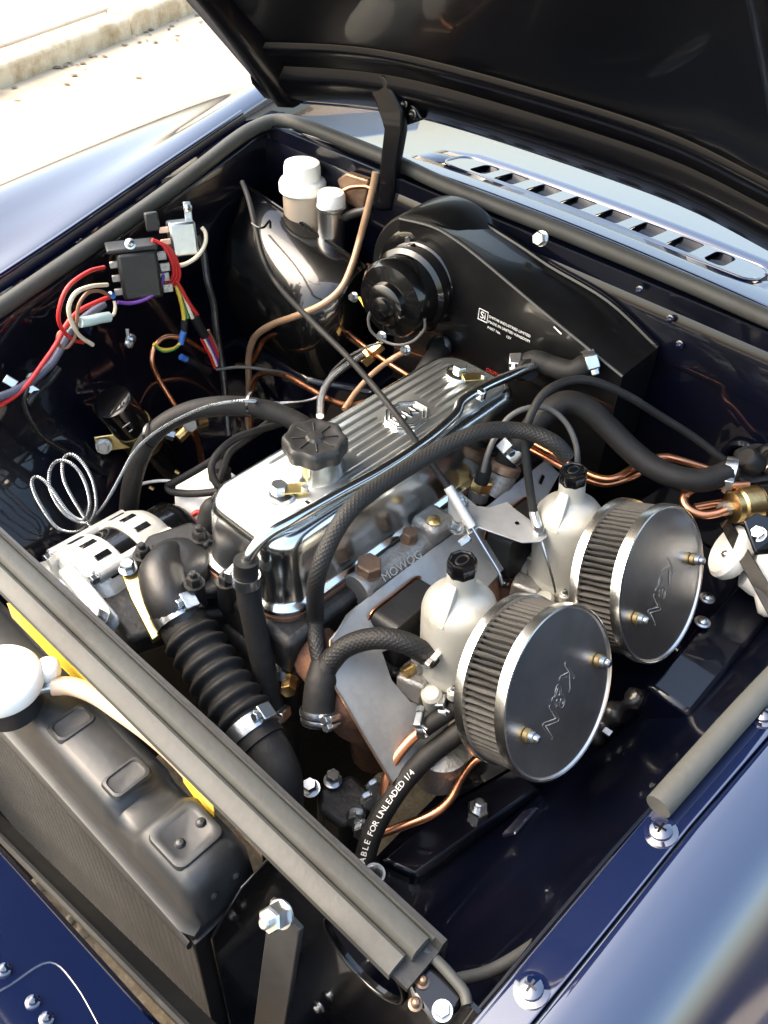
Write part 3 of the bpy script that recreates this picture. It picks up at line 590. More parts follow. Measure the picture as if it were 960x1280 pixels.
# ------------------------------------------------------------------ carburettors
DY = .170
def carb(dy, label):
    T = Matrix.Translation((0, dy, 0)); base = V((.1855,.105+dy,-.1200)); ax = V((-.085,0,1)).normalized() if dy == 0 else V((-.135,0,1)).normalized()
    if dy: base = V((.1925,.275,-.1000-.018))
    t = thing('carburettor', label, 'carburettor', tuple(base+V((0,0,-.06))), 'twin side-draught carburettors')
    m = frame(base, ax, (0,-1,0))
    d = G().lathe([(.0370,-.002),(.0375,.001),(.0375,.0045),(.0357,.0065),(.0352,.010),(.0350,.045),(.0345,.074),(.0325,.0815),(.0280,.0880),(.0220,.0930),(.0160,.0965),(.0138,.101),(.0130,.107),(.0128,.1185)], m, 44).build('dashpot', 'dash', t, ang=50)
    for a_ in (.6,2.7,4.8):
        p = m @ V((.0385*math.cos(a_), .0385*math.sin(a_), .001)); G().lathe([(.006,-.004),(.006,.0035),(.005,.0045)], frame(p, ax), 14).build('screw_lug', 'dash', d); screw(t, p+ax*.0045, ax, .0028, 'zinc')
    # cast web running from shoulder to neck
    g = G(); g.add([m @ V(q) for q in ((.0122,-.005,.112),(.0122,.005,.112),(.0335,-.0085,.0775),(.0335,.0085,.0775),(.010,-.008,.08),(.010,.008,.08),(.024,-.0085,.098),(.024,.0085,.098))], [(0,1,7,6),(6,7,3,2),(0,6,2,4),(1,5,3,7),(0,4,5,1)])
    g.build('cast_web', 'dash', d, bevel=.0015)
    c = G().lathe([(.0126,.1180),(.0130,.1195),(.0130,.1305),(.0122,.1328),(.0105,.1334),(.0098,.1322),(.005,.1322),(0,.1324)], m, 48, lambda a: 1+.03*math.cos(8*a)).build('damper_cap', 'gloss', t, ang=40)
    G().lathe([(.0050,.1322),(.0054,.1330),(.0064,.1330),(.0068,.1322)], m @ Matrix.Diagonal((1.15,.75,1,1)), 28, cap=False).build('cap_emboss', 'satin', c)
    # body, flanges, levers
    b = G().lathe([(.030,-.026),(.034,-.022),(.0385,-.010),(.0385,-.0035)], m, 36).build('body', 'alloy', t, ang=40)
    bx = V((1,0,0)); bm2 = frame(base+V((-.062,0,-.028)), (1,0,.12), (0,1,0))
    G().lathe([(.030,0),(.030,.007),(.0225,.010),(.0235,.03),(.026,.09),(.031,.092),(.031,.10),(.020,.101)], bm2, 28).build('throat', 'alloy', t)
    g = G(); g.box(None, (.085,.028,.006), bm2 @ Matrix.Translation((0,0,.004))); g.build('flange', 'alloy', t, bevel=.003)
    for s in (-1, 1): bolt(t, bm2 @ V((s*.034,.0,.007)), (1,0,.12), .011, .007, 'zinc' if s < 0 else 'rustbolt', .008, .006)
    g = G(); g.box(None, (.030,.022,.030), frame(base+V((-.018,-.040,-.012)), (0,0,1), (1,.3,0))); g.build('ear', 'alloy', t, bevel=.004)
    G().lathe([(.010,-.012),(.010,.010),(.007,.013),(0,.013)], frame(base+V((.006,-.041,-.010)), (0,-.3,1)), 18).build('lifting_pin_boss', 'dash', t)
    # float chamber
    fb = frame(base+V((.030,-.050,-.105)), (0,0,1)); G().lathe([(.020,0),(.0245,.004),(.0245,.038),(.0262,.040),(.0262,.048),(.018,.052),(.008,.055),(0,.055)], fb, 28).build('float_chamber', 'alloy', t)
    sp = [bm2 @ V((.034+.0085*math.cos(a), -.012+a*.0016-.02, .020+.0085*math.sin(a))) for a in [i*PI/5 for i in range(56)]]
    G().tube(sp, .0009, 6, 1).build('return_spring', 'zinc', t)
    G().tube([bm2 @ V((.030,-.05,.02)), bm2 @ V((.030,.06,.02))], .004, 10, 1).build('spindle', 'brass', t)
    for k in range(5):
        g = G(); p = base + V((-.045+.016*k, .052+.008*(k % 2), -.024-.006*k)); g.prism([p, p+V((.010,.004,.010)), p+V((.016,.006,-.004)), p+V((.004,0,-.02))], (0,.003,0)); g.build('lever', 'rustbolt' if k % 2 else 'alloy', t, bevel=.0008)
    # insulating block and copper gasket
    cm = frame(base+V((-.062,-.004,.012)), (1,0,.12), (0,1,0))
    g = G(); g.loft([[cm @ V((x, y, z)) for x, y in rrect(.074,.056,.010)] for z in (-.012,.019)], True, True); g.build('insulating_block', 'satin', t, bevel=.001)
    for z in (-.0135,):
        g = G(); g.loft([[cm @ V((x, y, z+q)) for x, y in rrect(.079,.061,.012)] for q in (0,.0013)], True, True); g.build('gasket', 'copper', t)
    return t
carb(0, 'front carburettor with pale dashpot and black damper cap near radiator hose')
carb(DY, 'rear carburettor with pale dashpot and black cap nearest the bulkhead')
# spigot details on the front carburettor side (fuel and breather unions)
fu = thing('fuel_union', 'brass fuel union with locknut below the front insulating block', 'union', (0.1589,0.0603,-0.115))
G().lathe([(.0055,0),(.0055,.020),(.0045,.021)], frame((0.1603,0.0565,-0.115), V((0.1675,0.0953,-0.115))-V((0.1603,0.0565,-0.115))), 14).build('stub', 'brass', fu)
G().hexa(frame((0.1624,0.0677,-0.115), V((0.1675,0.0953,-0.115))-V((0.1603,0.0565,-0.115))), .015, .010).build('locknut', 'alloy', fu, ang=25)

# ------------------------------------------------------------------ air filters
def air_filter(c, label, first):
    tl = rad(25); u = V((math.cos(tl),0,math.sin(tl))); v = V((-math.sin(tl),0,math.cos(tl)))
    t = thing('air_filter', label, 'air filter', tuple(c-u*.025-v*.076), 'pleated air filters')
    m = Matrix((V((0,1,0)), v, V((0,1,0)).cross(v))).transposed().to_4x4(); m.translation = c
    if (m.to_3x3() @ V((0,0,1))).dot(u) < 0: m = Matrix((V((0,-1,0)), v, V((0,-1,0)).cross(v))).transposed().to_4x4(); m.translation = c
    R = .0760; D = .049
    G().lathe([(.0,-.0012),(R-.0035,-.0012),(R-.0022,.0006),(R-.0008,.0008),(R,-.0006),(R,-.0075),(R-.003,-.009)], m, 72).build('face_plate', 'plate', t, ang=30)
    G().lathe([(R-.0024,.0003),(R-.0012,.0013),(R+.0002,.0008),(R+.0006,-.0008),(R+.0006,-.0088),(R-.002,-.0095)], m, 72, cap=False).build('front_rim', 'rim', t, ang=50)
    G().lathe([(R-.004,-D+.006),(R,-D+.0055),(R+.0006,-D+.003),(R+.0006,-D-.003),(R-.001,-D-.004),(.03,-D-.004)], m, 72, cap=False).build('back_rim', 'rim', t, ang=40)
    g = G(); N = 78; rows = []
    for k in range(7):
        z = -.008-(D-.012)*k/6; row = []
        for i in range(N*4):
            a = 2*PI*i/(N*4); ph = i % 4; r = (.0738,.0722,.0632,.0722)[ph]; j = math.sin(i//4*2.399)*.006+math.sin(i//4*1.7+k*1.1)*.004
            row.append(m @ V((r*math.cos(a+j), r*math.sin(a+j), z)))
        rows.append(row)
    g.loft(rows, True).build('pleated_element', 'pleat', t, ang=28)
    for s, q in ((1,.056),(-1,.0505)):
        p = m @ V((s*q if (m.to_3x3() @ V((1,0,0))).y > 0 else -s*q, -.005, .0)); 
        o = G().lathe([(.0062,-.0005),(.0062,.0035),(.0052,.0042)], frame(p, u), 16).build('stud_nut', 'brass', t); G().lathe([(.0050,.0042),(.0050,.0085),(.0038,.0092),(.0036,.0118),(.0022,.0130),(0,.0132)], frame(p, u), 14).build('dome_nut', 'zinc', o)
    # etched logo, read from the upper rim downwards
    c_ = bpy.data.curves.new('etch', 'FONT'); c_.body = 'K&N'; c_.size = .030; c_.fill_mode = 'NONE'; c_.bevel_depth = .0002; c_.bevel_resolution = 0; c_.resolution_u = 3; c_.align_x = 'CENTER'; c_.shear = .35
    ob = bpy.data.objects.new('tmp', c_); COL.objects.link(ob)
    me = bpy.data.meshes.new_from_object(ob.evaluated_get(bpy.context.evaluated_depsgraph_get())); bpy.data.objects.remove(ob)
    yd = V((0,1,0)); xd = (-yd*.80 - v*.60).normalized(); mm = frame(c-u*.0010 - v*.004, u, xd); me.transform(mm @ Matrix.Translation((0,-.011,0))); me.materials.clear()
    finish(me, 'etched_logo', 'engrave', t, smooth=False)
    return t
air_filter(V((.2948,.100,-.0577)), 'round pleated air filter on the front carburettor', True)
air_filter(V((.2950,.268,-.0515)), 'round pleated air filter on the rear carburettor beside the bulkhead', False)

# ------------------------------------------------------------------ hoses
# corrugated top hose
hp = [(-0.0398,-0.052,-0.088),(-0.0136,-0.0572,-0.1),(0.0285,-0.0643,-0.112),(0.0693,-0.0711,-0.122),(0.1017,-0.0754,-0.13),(0.1259,-0.0787,-0.138),(0.1438,-0.0842,-0.15),(0.1537,-0.0924,-0.175)]
def corr(t, l):
    if .035 < l < .135: return .0242 + (.0027+.0005*math.sin(l*160))*math.sin((l-.035)/.0150*2*PI - PI/2) + .0010
    if l < .035: return .0232
    return .0226 if l < .163 else .0200
th_ = G(); pc = catmull(hp, 8); th_.tube(catmull(hp, 40), .03, 24, 1, corr)
top = th_.build('radiator_hose', 'rubber', None, ang=70); tag(top, 'fat black corrugated radiator hose running from thermostat housing to radiator', 'hose')
clamp(top, (-0.026,-0.0558,-0.092), V(hp[1])-V(hp[0]), .0240, .016, (.75,.1,.5)); clamp(top, (0.0971,-0.0751,-0.129), V(hp[5])-V(hp[4]), .0236, .014, (.8,.2,.5))
# vertical heater hose at the front of the rocker cover
vp_ = [(.030,-.014,-.008),(.031,-.016,-.030),(.042,-.021,-.065),(.058,-.027,-.105),(.071,-.031,-.140),(.083,-.034,-.172)]
vh = hose('heater_hose', vp_, .0112, 'rubber', 'straight black heater hose hanging in front of the rocker cover', 'hose')
clamp(vh, vp_[1], V(vp_[1])-V(vp_[0]), .0114, .011, (-1,-.3,.1)); clamp(vh, (0.0786,-0.0371,-0.16), (.3,-.1,-.9), .0116, .010, (.9,.3,.3))
# breather hose and its Y piece
Y = (0.0998,0.0099,-0.135)
bh = hose('breather_hose', [(0.1098,0.0011,-0.105),(0.0918,0.0116,-0.092),(0.0752,0.0257,-0.078),(0.084,0.0194,-0.0144),(0.081,0.0407,0.0176),(0.078,0.068,0.0327),(0.076,0.1037,0.0345),(0.079,0.1545,0.0356),(0.086,0.1904,0.0404),(0.098,0.2203,0.0452),(0.112,0.2465,0.0418),(0.132,0.2609,0.0405),(0.152,0.2681,0.0363),(0.166,0.2748,0.023)], .0080, 'braid', 'long braided black breather hose arching over the rocker cover', 'hose')
yp = thing('breather_junction', 'black rubber Y-piece joining the braided breather hoses', 'hose junction', (0.1218,-0.0158,-0.16))
G().tube([(0.106,0.0048,-0.1),(0.1153,-0.0054,-0.108),(0.1233,-0.0162,-0.12),(0.1319,-0.0266,-0.138)], .0145, 18, 6, rf=lambda t, l: .0108+.0042*min(1,t*3)).build('stem', 'rubber', yp, ang=60)
G().tube([(0.1164,-0.0064,-0.106),(0.1133,0.0047,-0.098),(0.1138,0.0144,-0.09)], .0105, 14, 6).build('branch', 'rubber', yp, ang=60)
clamp(yp, (0.1271,-0.0219,-0.129), V((0.1319,-0.0266,-0.138))-V((0.1233,-0.0162,-0.12)), .0152, .006, (.9,.1,.3)); clamp(yp, (0.1306,-0.0244,-0.134), V((0.1319,-0.0266,-0.138))-V((0.1233,-0.0162,-0.12)), .0150, .004, (.9,.1,.2))
sb = hose('breather_hose', [(0.1134,0.0066,-0.095),(0.1182,0.0201,-0.082),(0.13,0.0334,-0.072),(0.1456,0.0447,-0.066),(0.1615,0.055,-0.068),(0.1735,0.0642,-0.078),(0.181,0.0711,-0.088)], .0100, 'braid', 'short braided black hose curving from Y-piece to front carburettor', 'hose')
clamp(sb, (0.1786,0.0704,-0.086), V((.05,.01,-.03)), .0103, .006, (.1,-.2,.9), 'rim')
# S-shaped heater hose to the heater box
s1 = hose('heater_hose', [(.0435,.385,.0125)]+[(0.0232,0.395,-0.0008),(0.0386,0.4,0.015),(0.0599,0.403,0.0166),(0.084,0.403,0.0222),(0.0938,0.41,0.0309),(0.095,0.425,0.0319)], .0120, 'rubber', 'short S-shaped black heater hose with two clips against the heater box', 'hose')
clamp(s1, (0.0217,0.394,-0.001), (.8,.5,.2), .0124, .013, (.3,-.2,.9)); clamp(s1, (0.0954,0.418,0.0322), (.6,.7,.3), .0124, .013, (.7,-.2,.6))
# big heater hose sweeping to the valve
s2 = hose('heater_hose', [(0.0789,0.3094,-0.055),(0.083,0.3148,-0.04),(0.0881,0.325,-0.022),(0.0945,0.3404,0),(0.1052,0.3628,0.012),(0.1257,0.3758,0.008),(0.1507,0.3825,-0.006),(0.1794,0.385,-0.02),(0.2077,0.3865,-0.028),(0.2358,0.393,-0.03),(0.2574,0.4065,-0.028),(0.2723,0.43,-0.022)], .0125, 'rubber', 'thick smooth black heater hose sweeping across to the heater valve', 'hose')
clamp(s2, (0.0827,0.3142,-0.042), (.2,.5,.5), .0130, .014, (-.3,-.8,.3)); clamp(s2, (0.2717,0.4331,-0.022), (.9,.3,.1), .0128, .012, (0,-.9,-.3))
# water outlet below that hose
wo = thing('water_outlet', 'alloy coolant outlet with browned collar at the rear of head', 'fitting', (0.0831,0.2915,-0.09))
G().tube([(0.0808,0.2897,-0.088),(0.0814,0.2993,-0.076),(0.0811,0.3082,-0.062)], .0155, 18, 5).build('elbow', 'alloy', wo, ang=60)
G().lathe([(.0165,-.006),(.0185,-.004),(.0185,.004),(.0165,.006)], frame((0.079,0.308,-0.062), V((0.0789,0.3094,-0.055))-V((0.0802,0.298,-0.076)), (0,0,1)), 24).build('collar', 'rustbolt', wo)
G().hexa(frame((0.074,0.2747,-0.076), (0,.25,1)), .021, .014).build('sender_nut', 'brass', wo, ang=25)
G().lathe([(.0115,-.012),(.0115,0),(.006,.003)], frame((0.074,0.2747,-0.076), (0,.25,1)), 18).build('sender_boss', 'alloy', wo)
G().lathe([(.0078,0),(.0078,.016),(.005,.024),(.0035,.03)], frame((0.0761,0.2707,-0.062), (0,.25,1)), 16).build('rubber_boot', 'rubber', wo)
hose('sender_cable', [(0.084,0.2595,-0.036),(0.0814,0.2663,-0.02),(0.0797,0.2773,-0.004),(0.0799,0.2979,0.012),(0.0895,0.3161,0.02),(0.1026,0.3358,0.016),(0.1207,0.344,0.004),(0.1366,0.3435,-0.012),(0.1456,0.3408,-0.03),(0.1471,0.346,-0.06)], .0030, 'greycable', 'thin grey sender cable arching behind the rear carburettor', 'cable')
hose('throttle_cable', [(0.1594,0.2458,-0.038),(0.1471,0.2506,-0.018),(0.1321,0.2572,0.01),(0.122,0.2645,0.03),(0.1174,0.2752,0.048),(0.1156,0.2965,0.062),(0.1222,0.3226,0.066),(0.1364,0.3481,0.062),(0.1636,0.3759,0.045),(0.1907,0.4025,0.022),(0.2242,0.4262,0),(0.2596,0.4413,-0.02)], .0042, 'rubber', 'slim black cable arching from the bracket to bulkhead', 'cable')
tce = thing('cable_end', 'silver cable ferrule and bare wire on the bracket tip', 'cable end', (0.1717,0.2361,-0.046))
G().tube([(0.1571,0.2471,-0.036),(0.167,0.24,-0.041),(0.1742,0.2354,-0.046)], .0050, 12, 3).build('ferrule', 'zinc', tce); G().hexa(frame((0.1725,0.2362,-0.0455), (.1,-.2,1)), .010, .006).build('locknut', 'zinc', tce, ang=25)
G().tube([(0.1762,0.2341,-0.047),(0.1884,0.2277,-0.056),(0.204,0.2242,-0.078),(0.211,0.2247,-0.094)], .0013, 8, 3).build('inner_wire', 'zinc', tce)
# long black bonnet/choke cable running down over the rocker cover
lc = thing('choke_cable', 'long straight black cable crossing diagonally over the rocker cover', 'cable', (-0.3745,0.355,0.0412))
G().tube([(-0.448,0.4,0.0618),(-0.4068,0.375,0.0585),(-0.36,0.345,0.0431),(-0.3238,0.325,0.0233),(-0.2844,0.315,0.0044),(-0.1701,0.2595,0.03),(-0.0772,0.2279,0.036),(0.0194,0.1961,0.03),(0.0876,0.1978,-0.02)], .0034, 12, 8).build('outer_sheath', 'rubber', lc, ang=60)
G().tube([(0.0855,0.1975,-0.018),(0.1037,0.1963,-0.032),(0.1218,0.195,-0.046)], .0050, 12, 3).build('adjuster', 'whitealu', lc); G().hexa(frame((0.1201,0.1958,-0.0455), V((0.0855,0.1975,-0.018))-V((0.1218,0.195,-0.046))), .010, .005).build('locknut', 'zinc', lc, ang=25)
G().tube([(0.1218,0.195,-0.046),(0.1419,0.1926,-0.06),(0.1627,0.1907,-0.075),(0.1712,0.1882,-0.085)], .0014, 8, 3).build('inner_wire', 'zinc', lc)
tie = catmull([(-0.3491,0.33,0.0612),(-0.3353,0.327,0.0618),(-0.321,0.325,0.0675),(-0.3103,0.325,0.0794),(-0.3093,0.325,0.0706)], 4); G().tube(tie, .0015, 6, 1).build('cable_tie', 'gloss', lc)
# fuel hoses near the near-side rail
fp = [(0.2304,0.0879,-0.14),(0.2251,0.0628,-0.15),(0.2162,0.033,-0.165),(0.2125,0.0051,-0.18),(0.2131,-0.0194,-0.195),(0.2164,-0.0393,-0.208),(0.2229,-0.055,-0.222),(0.2303,-0.0671,-0.24)]
fh = hose('fuel_hose', fp, .0098, 'rubber', 'black fuel hose with white lettering along it', 'hose')
pc = catmull(fp, 8); curved_text('printed_lettering', 'ABLE FOR UNLEADED 1/4', .0078, list(reversed(pc)), (.25,-.75,.75), .0098, 'print', fh, .020)
f2 = hose('fuel_hose', [(0.216,0.0918,-0.128),(0.2111,0.0693,-0.134),(0.2056,0.0536,-0.14),(0.2015,0.042,-0.146)], .0082, 'rubber', 'stubby black fuel hose clipped to a copper pipe', 'hose')
clamp(f2, (0.1999,0.0416,-0.146), (-.5,-.3,-.2), .0086, .007, (-.4,-.3,.9)); clamp(f2, (0.2067,0.0644,-0.136), (-.5,-.3,-.2), .0086, .007, (-.5,-.2,.9)); 
for p, q in ([(0.1939,0.0384,-0.136),(0.208,0.0378,-0.136)],[(0.1986,0.0577,-0.126),(0.2141,0.0608,-0.126)]): G().tube([p, q], .0012, 6, 1).build('clip_tang', 'zinc', f2)
hose('copper_pipe', [(0.2007,0.0409,-0.147),(0.1971,0.0279,-0.155),(0.1961,0.0122,-0.165),(0.1994,-0.0036,-0.178),(0.2057,-0.0138,-0.19)], .0050, 'copper', 'bright copper fuel pipe entering the clipped fuel hose', 'pipe')
hose('copper_pipe', [(0.2499,0.0914,-0.19),(0.2417,0.078,-0.195),(0.2416,0.0581,-0.2),(0.247,0.0333,-0.206),(0.2428,0.0135,-0.212),(0.2284,-0.0087,-0.222),(0.2156,-0.0274,-0.23)], .0042, 'copper', 'copper brake pipe bending past the engine mounting bolt', 'pipe')
hose('overflow_hose', [(0.3697,-0.1263,-0.09),(0.3825,-0.1069,-0.09),(0.3917,-0.082,-0.09),(0.3981,-0.049,-0.1)], .0045, 'seal', 'grey hose looping under the near gutter edge', 'hose')
# ------------------------------------------------------------------ copper and steel pipes on the far side
hose('brake_pipe', [(-0.2864,0.485,0.1033),(-0.2873,0.48,0.0784),(-0.2895,0.472,0.0457),(-0.2921,0.464,0.014),(-0.2814,0.44,-0.0081),(-0.2755,0.415,-0.0292),(-0.2845,0.39,-0.047),(-0.3114,0.37,-0.0674),(-0.3542,0.36,-0.097),(-0.3819,0.352,-0.1253),(-0.3913,0.346,-0.1589),(-0.388,0.34,-0.2028),(-0.383,0.33,-0.2604),(-0.3709,0.31,-0.3037)], .0048, 'tan', 'thick tan brake pipe dropping from the reservoir bracket', 'pipe')
hose('copper_pipe', [(-0.2773,0.47,-0.0147),(-0.2802,0.46,-0.0359),(-0.2954,0.45,-0.0601),(-0.3021,0.44,-0.0801),(-0.2873,0.43,-0.0948),(-0.2514,0.42,-0.0985),(-0.1976,0.41,-0.0978),(-0.1394,0.4,-0.0935),(-0.0909,0.39,-0.0887)], .0035, 'copper', 'copper pipe bending behind the blower motor', 'pipe')
hose('copper_pipe', [(-0.419,0.345,-0.1868),(-0.3955,0.35,-0.1763),(-0.3821,0.355,-0.1518),(-0.3726,0.36,-0.1297),(-0.345,0.366,-0.1068),(-0.3145,0.38,-0.0839),(-0.3008,0.4,-0.0847),(-0.2995,0.43,-0.1092),(-0.2558,0.425,-0.1077),(-0.2255,0.42,-0.1067)], .0036, 'copper', 'copper pipe running from wiring loom to brass union', 'pipe')
hose('copper_pipe', [(-0.3799,0.33,-0.289),(-0.3793,0.335,-0.2316),(-0.3744,0.338,-0.1921),(-0.3484,0.338,-0.1628),(-0.3048,0.335,-0.1438),(-0.2521,0.33,-0.1358),(-0.2093,0.325,-0.1293),(-0.1685,0.32,-0.1154),(-0.1374,0.32,-0.0941)], .0042, 'copper', 'arched copper pipe behind the oil filler cap', 'pipe')
hose('copper_pipe', [(-0.36,0.2477,-0.0941),(-0.36,0.2327,-0.0767),(-0.36,0.2157,-0.0599),(-0.365,0.1959,-0.0515),(-0.365,0.1781,-0.0566),(-0.36,0.1671,-0.0726),(-0.355,0.1695,-0.0962),(-0.345,0.1736,-0.1176),(-0.335,0.1782,-0.1384),(-0.32,0.1856,-0.1702),(-0.31,0.1882,-0.1926),(-0.3,0.1833,-0.2112)], .0032, 'copper', 'thin copper pipe looping above the ignition coil', 'pipe')
hose('copper_pipe', [(0.0646,0.3643,-0.06),(0.1139,0.3642,-0.06),(0.1437,0.3636,-0.06),(0.1662,0.3662,-0.058),(0.1779,0.3752,-0.055),(0.1847,0.3947,-0.05),(0.1906,0.4169,-0.047),(0.2011,0.4322,-0.045),(0.2163,0.44,-0.045),(0.2479,0.4561,-0.05),(0.2729,0.4627,-0.05)], .0040, 'copper', 'upper copper pipe snaking behind the rear carburettor', 'pipe')
hose('copper_pipe', [(0.0681,0.3616,-0.068),(0.1154,0.3652,-0.07),(0.1458,0.3672,-0.07),(0.1702,0.3735,-0.068),(0.1872,0.395,-0.06),(0.196,0.4205,-0.056),(0.2083,0.4334,-0.055),(0.2282,0.4435,-0.058)], .0038, 'copper', 'lower copper pipe snaking behind the rear carburettor', 'pipe')
hose('copper_pipe', [(0.2915,0.4422,-0.035),(0.2801,0.4287,-0.035),(0.263,0.4146,-0.036),(0.2521,0.4027,-0.04),(0.2497,0.3884,-0.046),(0.2599,0.3805,-0.05),(0.2729,0.3847,-0.052),(0.283,0.3937,-0.05),(0.2902,0.4035,-0.046)], .0046, 'copper', 'looped copper pipe screwed into the hydraulic cylinder', 'pipe')
hose('copper_pipe', [(0.2594,0.4021,-0.062),(0.2685,0.4137,-0.06),(0.2795,0.4272,-0.058)], .0040, 'copper', 'short copper pipe inside the loop at hydraulic cylinder', 'pipe')
cp = [(-0.1905,0.405,-0.069),(-0.2136,0.4,-0.0848),(-0.2337,0.385,-0.1039),(-0.2387,0.36,-0.1189),(-0.2218,0.33,-0.1242),(-0.2163,0.3,-0.1217),(-0.224,0.255,-0.1084),(-0.126,0.1256,0.0111),(-0.15,0.1028,0.0058),(-0.168,0.0807,-0.0048),(-0.184,0.0489,-0.0206),(-0.2,0.0294,-0.0456),(-0.215,0.0155,-0.0819),(-0.232,0.0029,-0.1198),(-0.24,-0.0121,-0.1396),(-0.242,-0.0322,-0.1485),(-0.245,-0.0528,-0.1317),(-0.25,-0.0621,-0.0937),(-0.25,-0.0643,-0.0644),(-0.247,-0.0587,-0.0561),(-0.243,-0.05,-0.072),(-0.238,-0.04,-0.1116),(-0.236,-0.0265,-0.1311),(-0.236,-0.0149,-0.1147),(-0.238,-0.0139,-0.0819),(-0.242,-0.0209,-0.058),(-0.246,-0.0334,-0.0488),(-0.248,-0.0439,-0.059),(-0.248,-0.0478,-0.0844),(-0.245,-0.0402,-0.1197),(-0.24,-0.0219,-0.1417),(-0.236,-0.0088,-0.1246),(-0.236,-0.0052,-0.0916),(-0.24,-0.0084,-0.0662),(-0.245,-0.017,-0.049),(-0.248,-0.0264,-0.0529),(-0.248,-0.031,-0.0778),(-0.243,-0.0268,-0.1117),(-0.233,-0.0185,-0.1528),(-0.215,-0.0132,-0.1819),(-0.19,-0.0092,-0.1991)]
cpo = thing('capillary_tube', 'thin steel-wound capillary tube with three loose coils', 'tube', (-0.24,-0.0114,-0.1413))
G().tube(cp, .0018, 10, 7).build('wound_tube', 'wound', cpo, ang=60)
bhz = hose('black_hose', [(-0.235,0.0156,-0.2104),(-0.228,0.022,-0.1578),(-0.222,0.0302,-0.1103),(-0.214,0.0445,-0.0656),(-0.202,0.0634,-0.0342),(-0.188,0.0904,-0.0195),(-0.168,0.1158,-0.0133),(-0.145,0.1425,-0.0156),(-0.118,0.1613,-0.0203),(-0.09,0.1757,-0.0318),(-0.07,0.1862,-0.0524)], .0108, 'rubber', 'thick black hose curving from the alternator to the rocker cover', 'hose')
for p in [(-0.2045,0.0562,-0.0393),(-0.138,0.1425,-0.0078)]:
    G().lathe([(.0135,-.0015),(.0142,-.0015),(.0142,.0015),(.0135,.0015)], frame(p, (.8,.3,.2)), 20, cap=False).build('cable_tie', 'gloss', bhz)
hose('stiff_hose', [(-0.1782,0.28,-0.1164),(-0.206,0.31,-0.1151),(-0.2202,0.34,-0.1105),(-0.222,0.37,-0.1053),(-0.2128,0.395,-0.0934)], .0050, 'wound', 'steel-braided oil gauge hose behind the filler cap', 'hose')
hose('bronze_pipe', [(-0.1562,0.3,-0.1049),(-0.1647,0.33,-0.0974),(-0.1659,0.36,-0.0855),(-0.1623,0.39,-0.0757),(-0.149,0.4,-0.0619)], .0036, 'tan', 'dull bronze pipe slanting behind the rocker cover', 'pipe')
bu_ = thing('brass_union', 'brass pipe union on the footwell edge below the blower', 'union', (-0.2055,0.4,-0.1009))
G().hexa(frame((-0.2197,0.4,-0.1102), V((-0.2073,0.42,-0.0906))-V((-0.2193,0.395,-0.1116))), .019, .016).build('union_nut', 'brass', bu_, ang=25); G().hexa(frame((-0.2107,0.41,-0.0966), V((-0.2073,0.42,-0.0906))-V((-0.2193,0.395,-0.1116))), .014, .016).build('union_nut', 'brass', bu_, ang=25)
b2 = thing('brass_fitting', 'small brass brake light fitting below the thick black hose', 'fitting', (-0.33,0.2009,-0.1642))
G().tube([(-0.3,0.1495,-0.1498),(-0.3,0.1706,-0.1421),(-0.3,0.1933,-0.1451)], .0075, 12, 3).build('body', 'brass', b2); G().hexa(frame((-0.295,0.1703,-0.1328), V((.5,-.6,.3))), .018, .012).build('nut', 'zinc', b2, ang=25)
G().hexa(frame((-0.295,0.1421,-0.1391), V((-.6,-.5,.3))), .012, .010).build('nut', 'zinc', b2, ang=25); G().tube([(-0.3,0.1773,-0.1495),(-0.3,0.18,-0.1822),(-0.3,0.1801,-0.2162)], .0035, 8, 4).build('pipe_end', 'copper', b2)
for lab, pts in (('upper ignition lead looping towards the distributor', [(-0.1448,0.1842,-0.06),(-0.1483,0.1542,-0.055),(-0.1538,0.1279,-0.055),(-0.1529,0.1019,-0.06),(-0.1482,0.0871,-0.07),(-0.1363,0.0845,-0.085),(-0.1241,0.0939,-0.09)]),
                 ('middle ignition lead looping towards the distributor', [(-0.1666,0.1914,-0.07),(-0.1548,0.1452,-0.065),(-0.1549,0.1195,-0.07),(-0.1492,0.102,-0.085),(-0.1334,0.0762,-0.1),(-0.1257,0.0617,-0.115)]),
                 ('outer ignition lead running to the ignition coil', [(-0.1615,0.1685,-0.07),(-0.159,0.1253,-0.07),(-0.1714,0.0888,-0.085),(-0.1863,0.0655,-0.1),(-0.1938,0.0593,-0.108),(-0.184,0.0591,-0.11),(-0.1554,0.0686,-0.1),(-0.1279,0.0882,-0.09)])):
    hose('ignition_lead', pts, .0042, 'rubber', 'black ' + lab, 'ignition lead')
hose('red_cable', [(-0.1577,0.0591,-0.13),(-0.1531,0.0672,-0.125),(-0.135,0.0688,-0.12),(-0.1295,0.0759,-0.115)], .0030, 'red', 'short red cable behind the thermostat housing', 'cable')
sp_ = thing('spark_plug_cap', 'black rubber terminal boot beside the thermostat nuts', 'boot', (-0.1053,0.0423,-0.1))
G().lathe([(.0105,0),(.0115,.006),(.0110,.026),(.0080,.034),(.0045,.038)], frame((-0.0948,0.0348,-0.09), (.05,.3,1)), 18).build('boot', 'rubber', sp_, ang=50); G().lathe([(.0045,-.01),(.0045,.002)], frame((-0.0948,0.0348,-0.09), (.05,.3,1)), 10).build('stem', 'zinc', sp_)

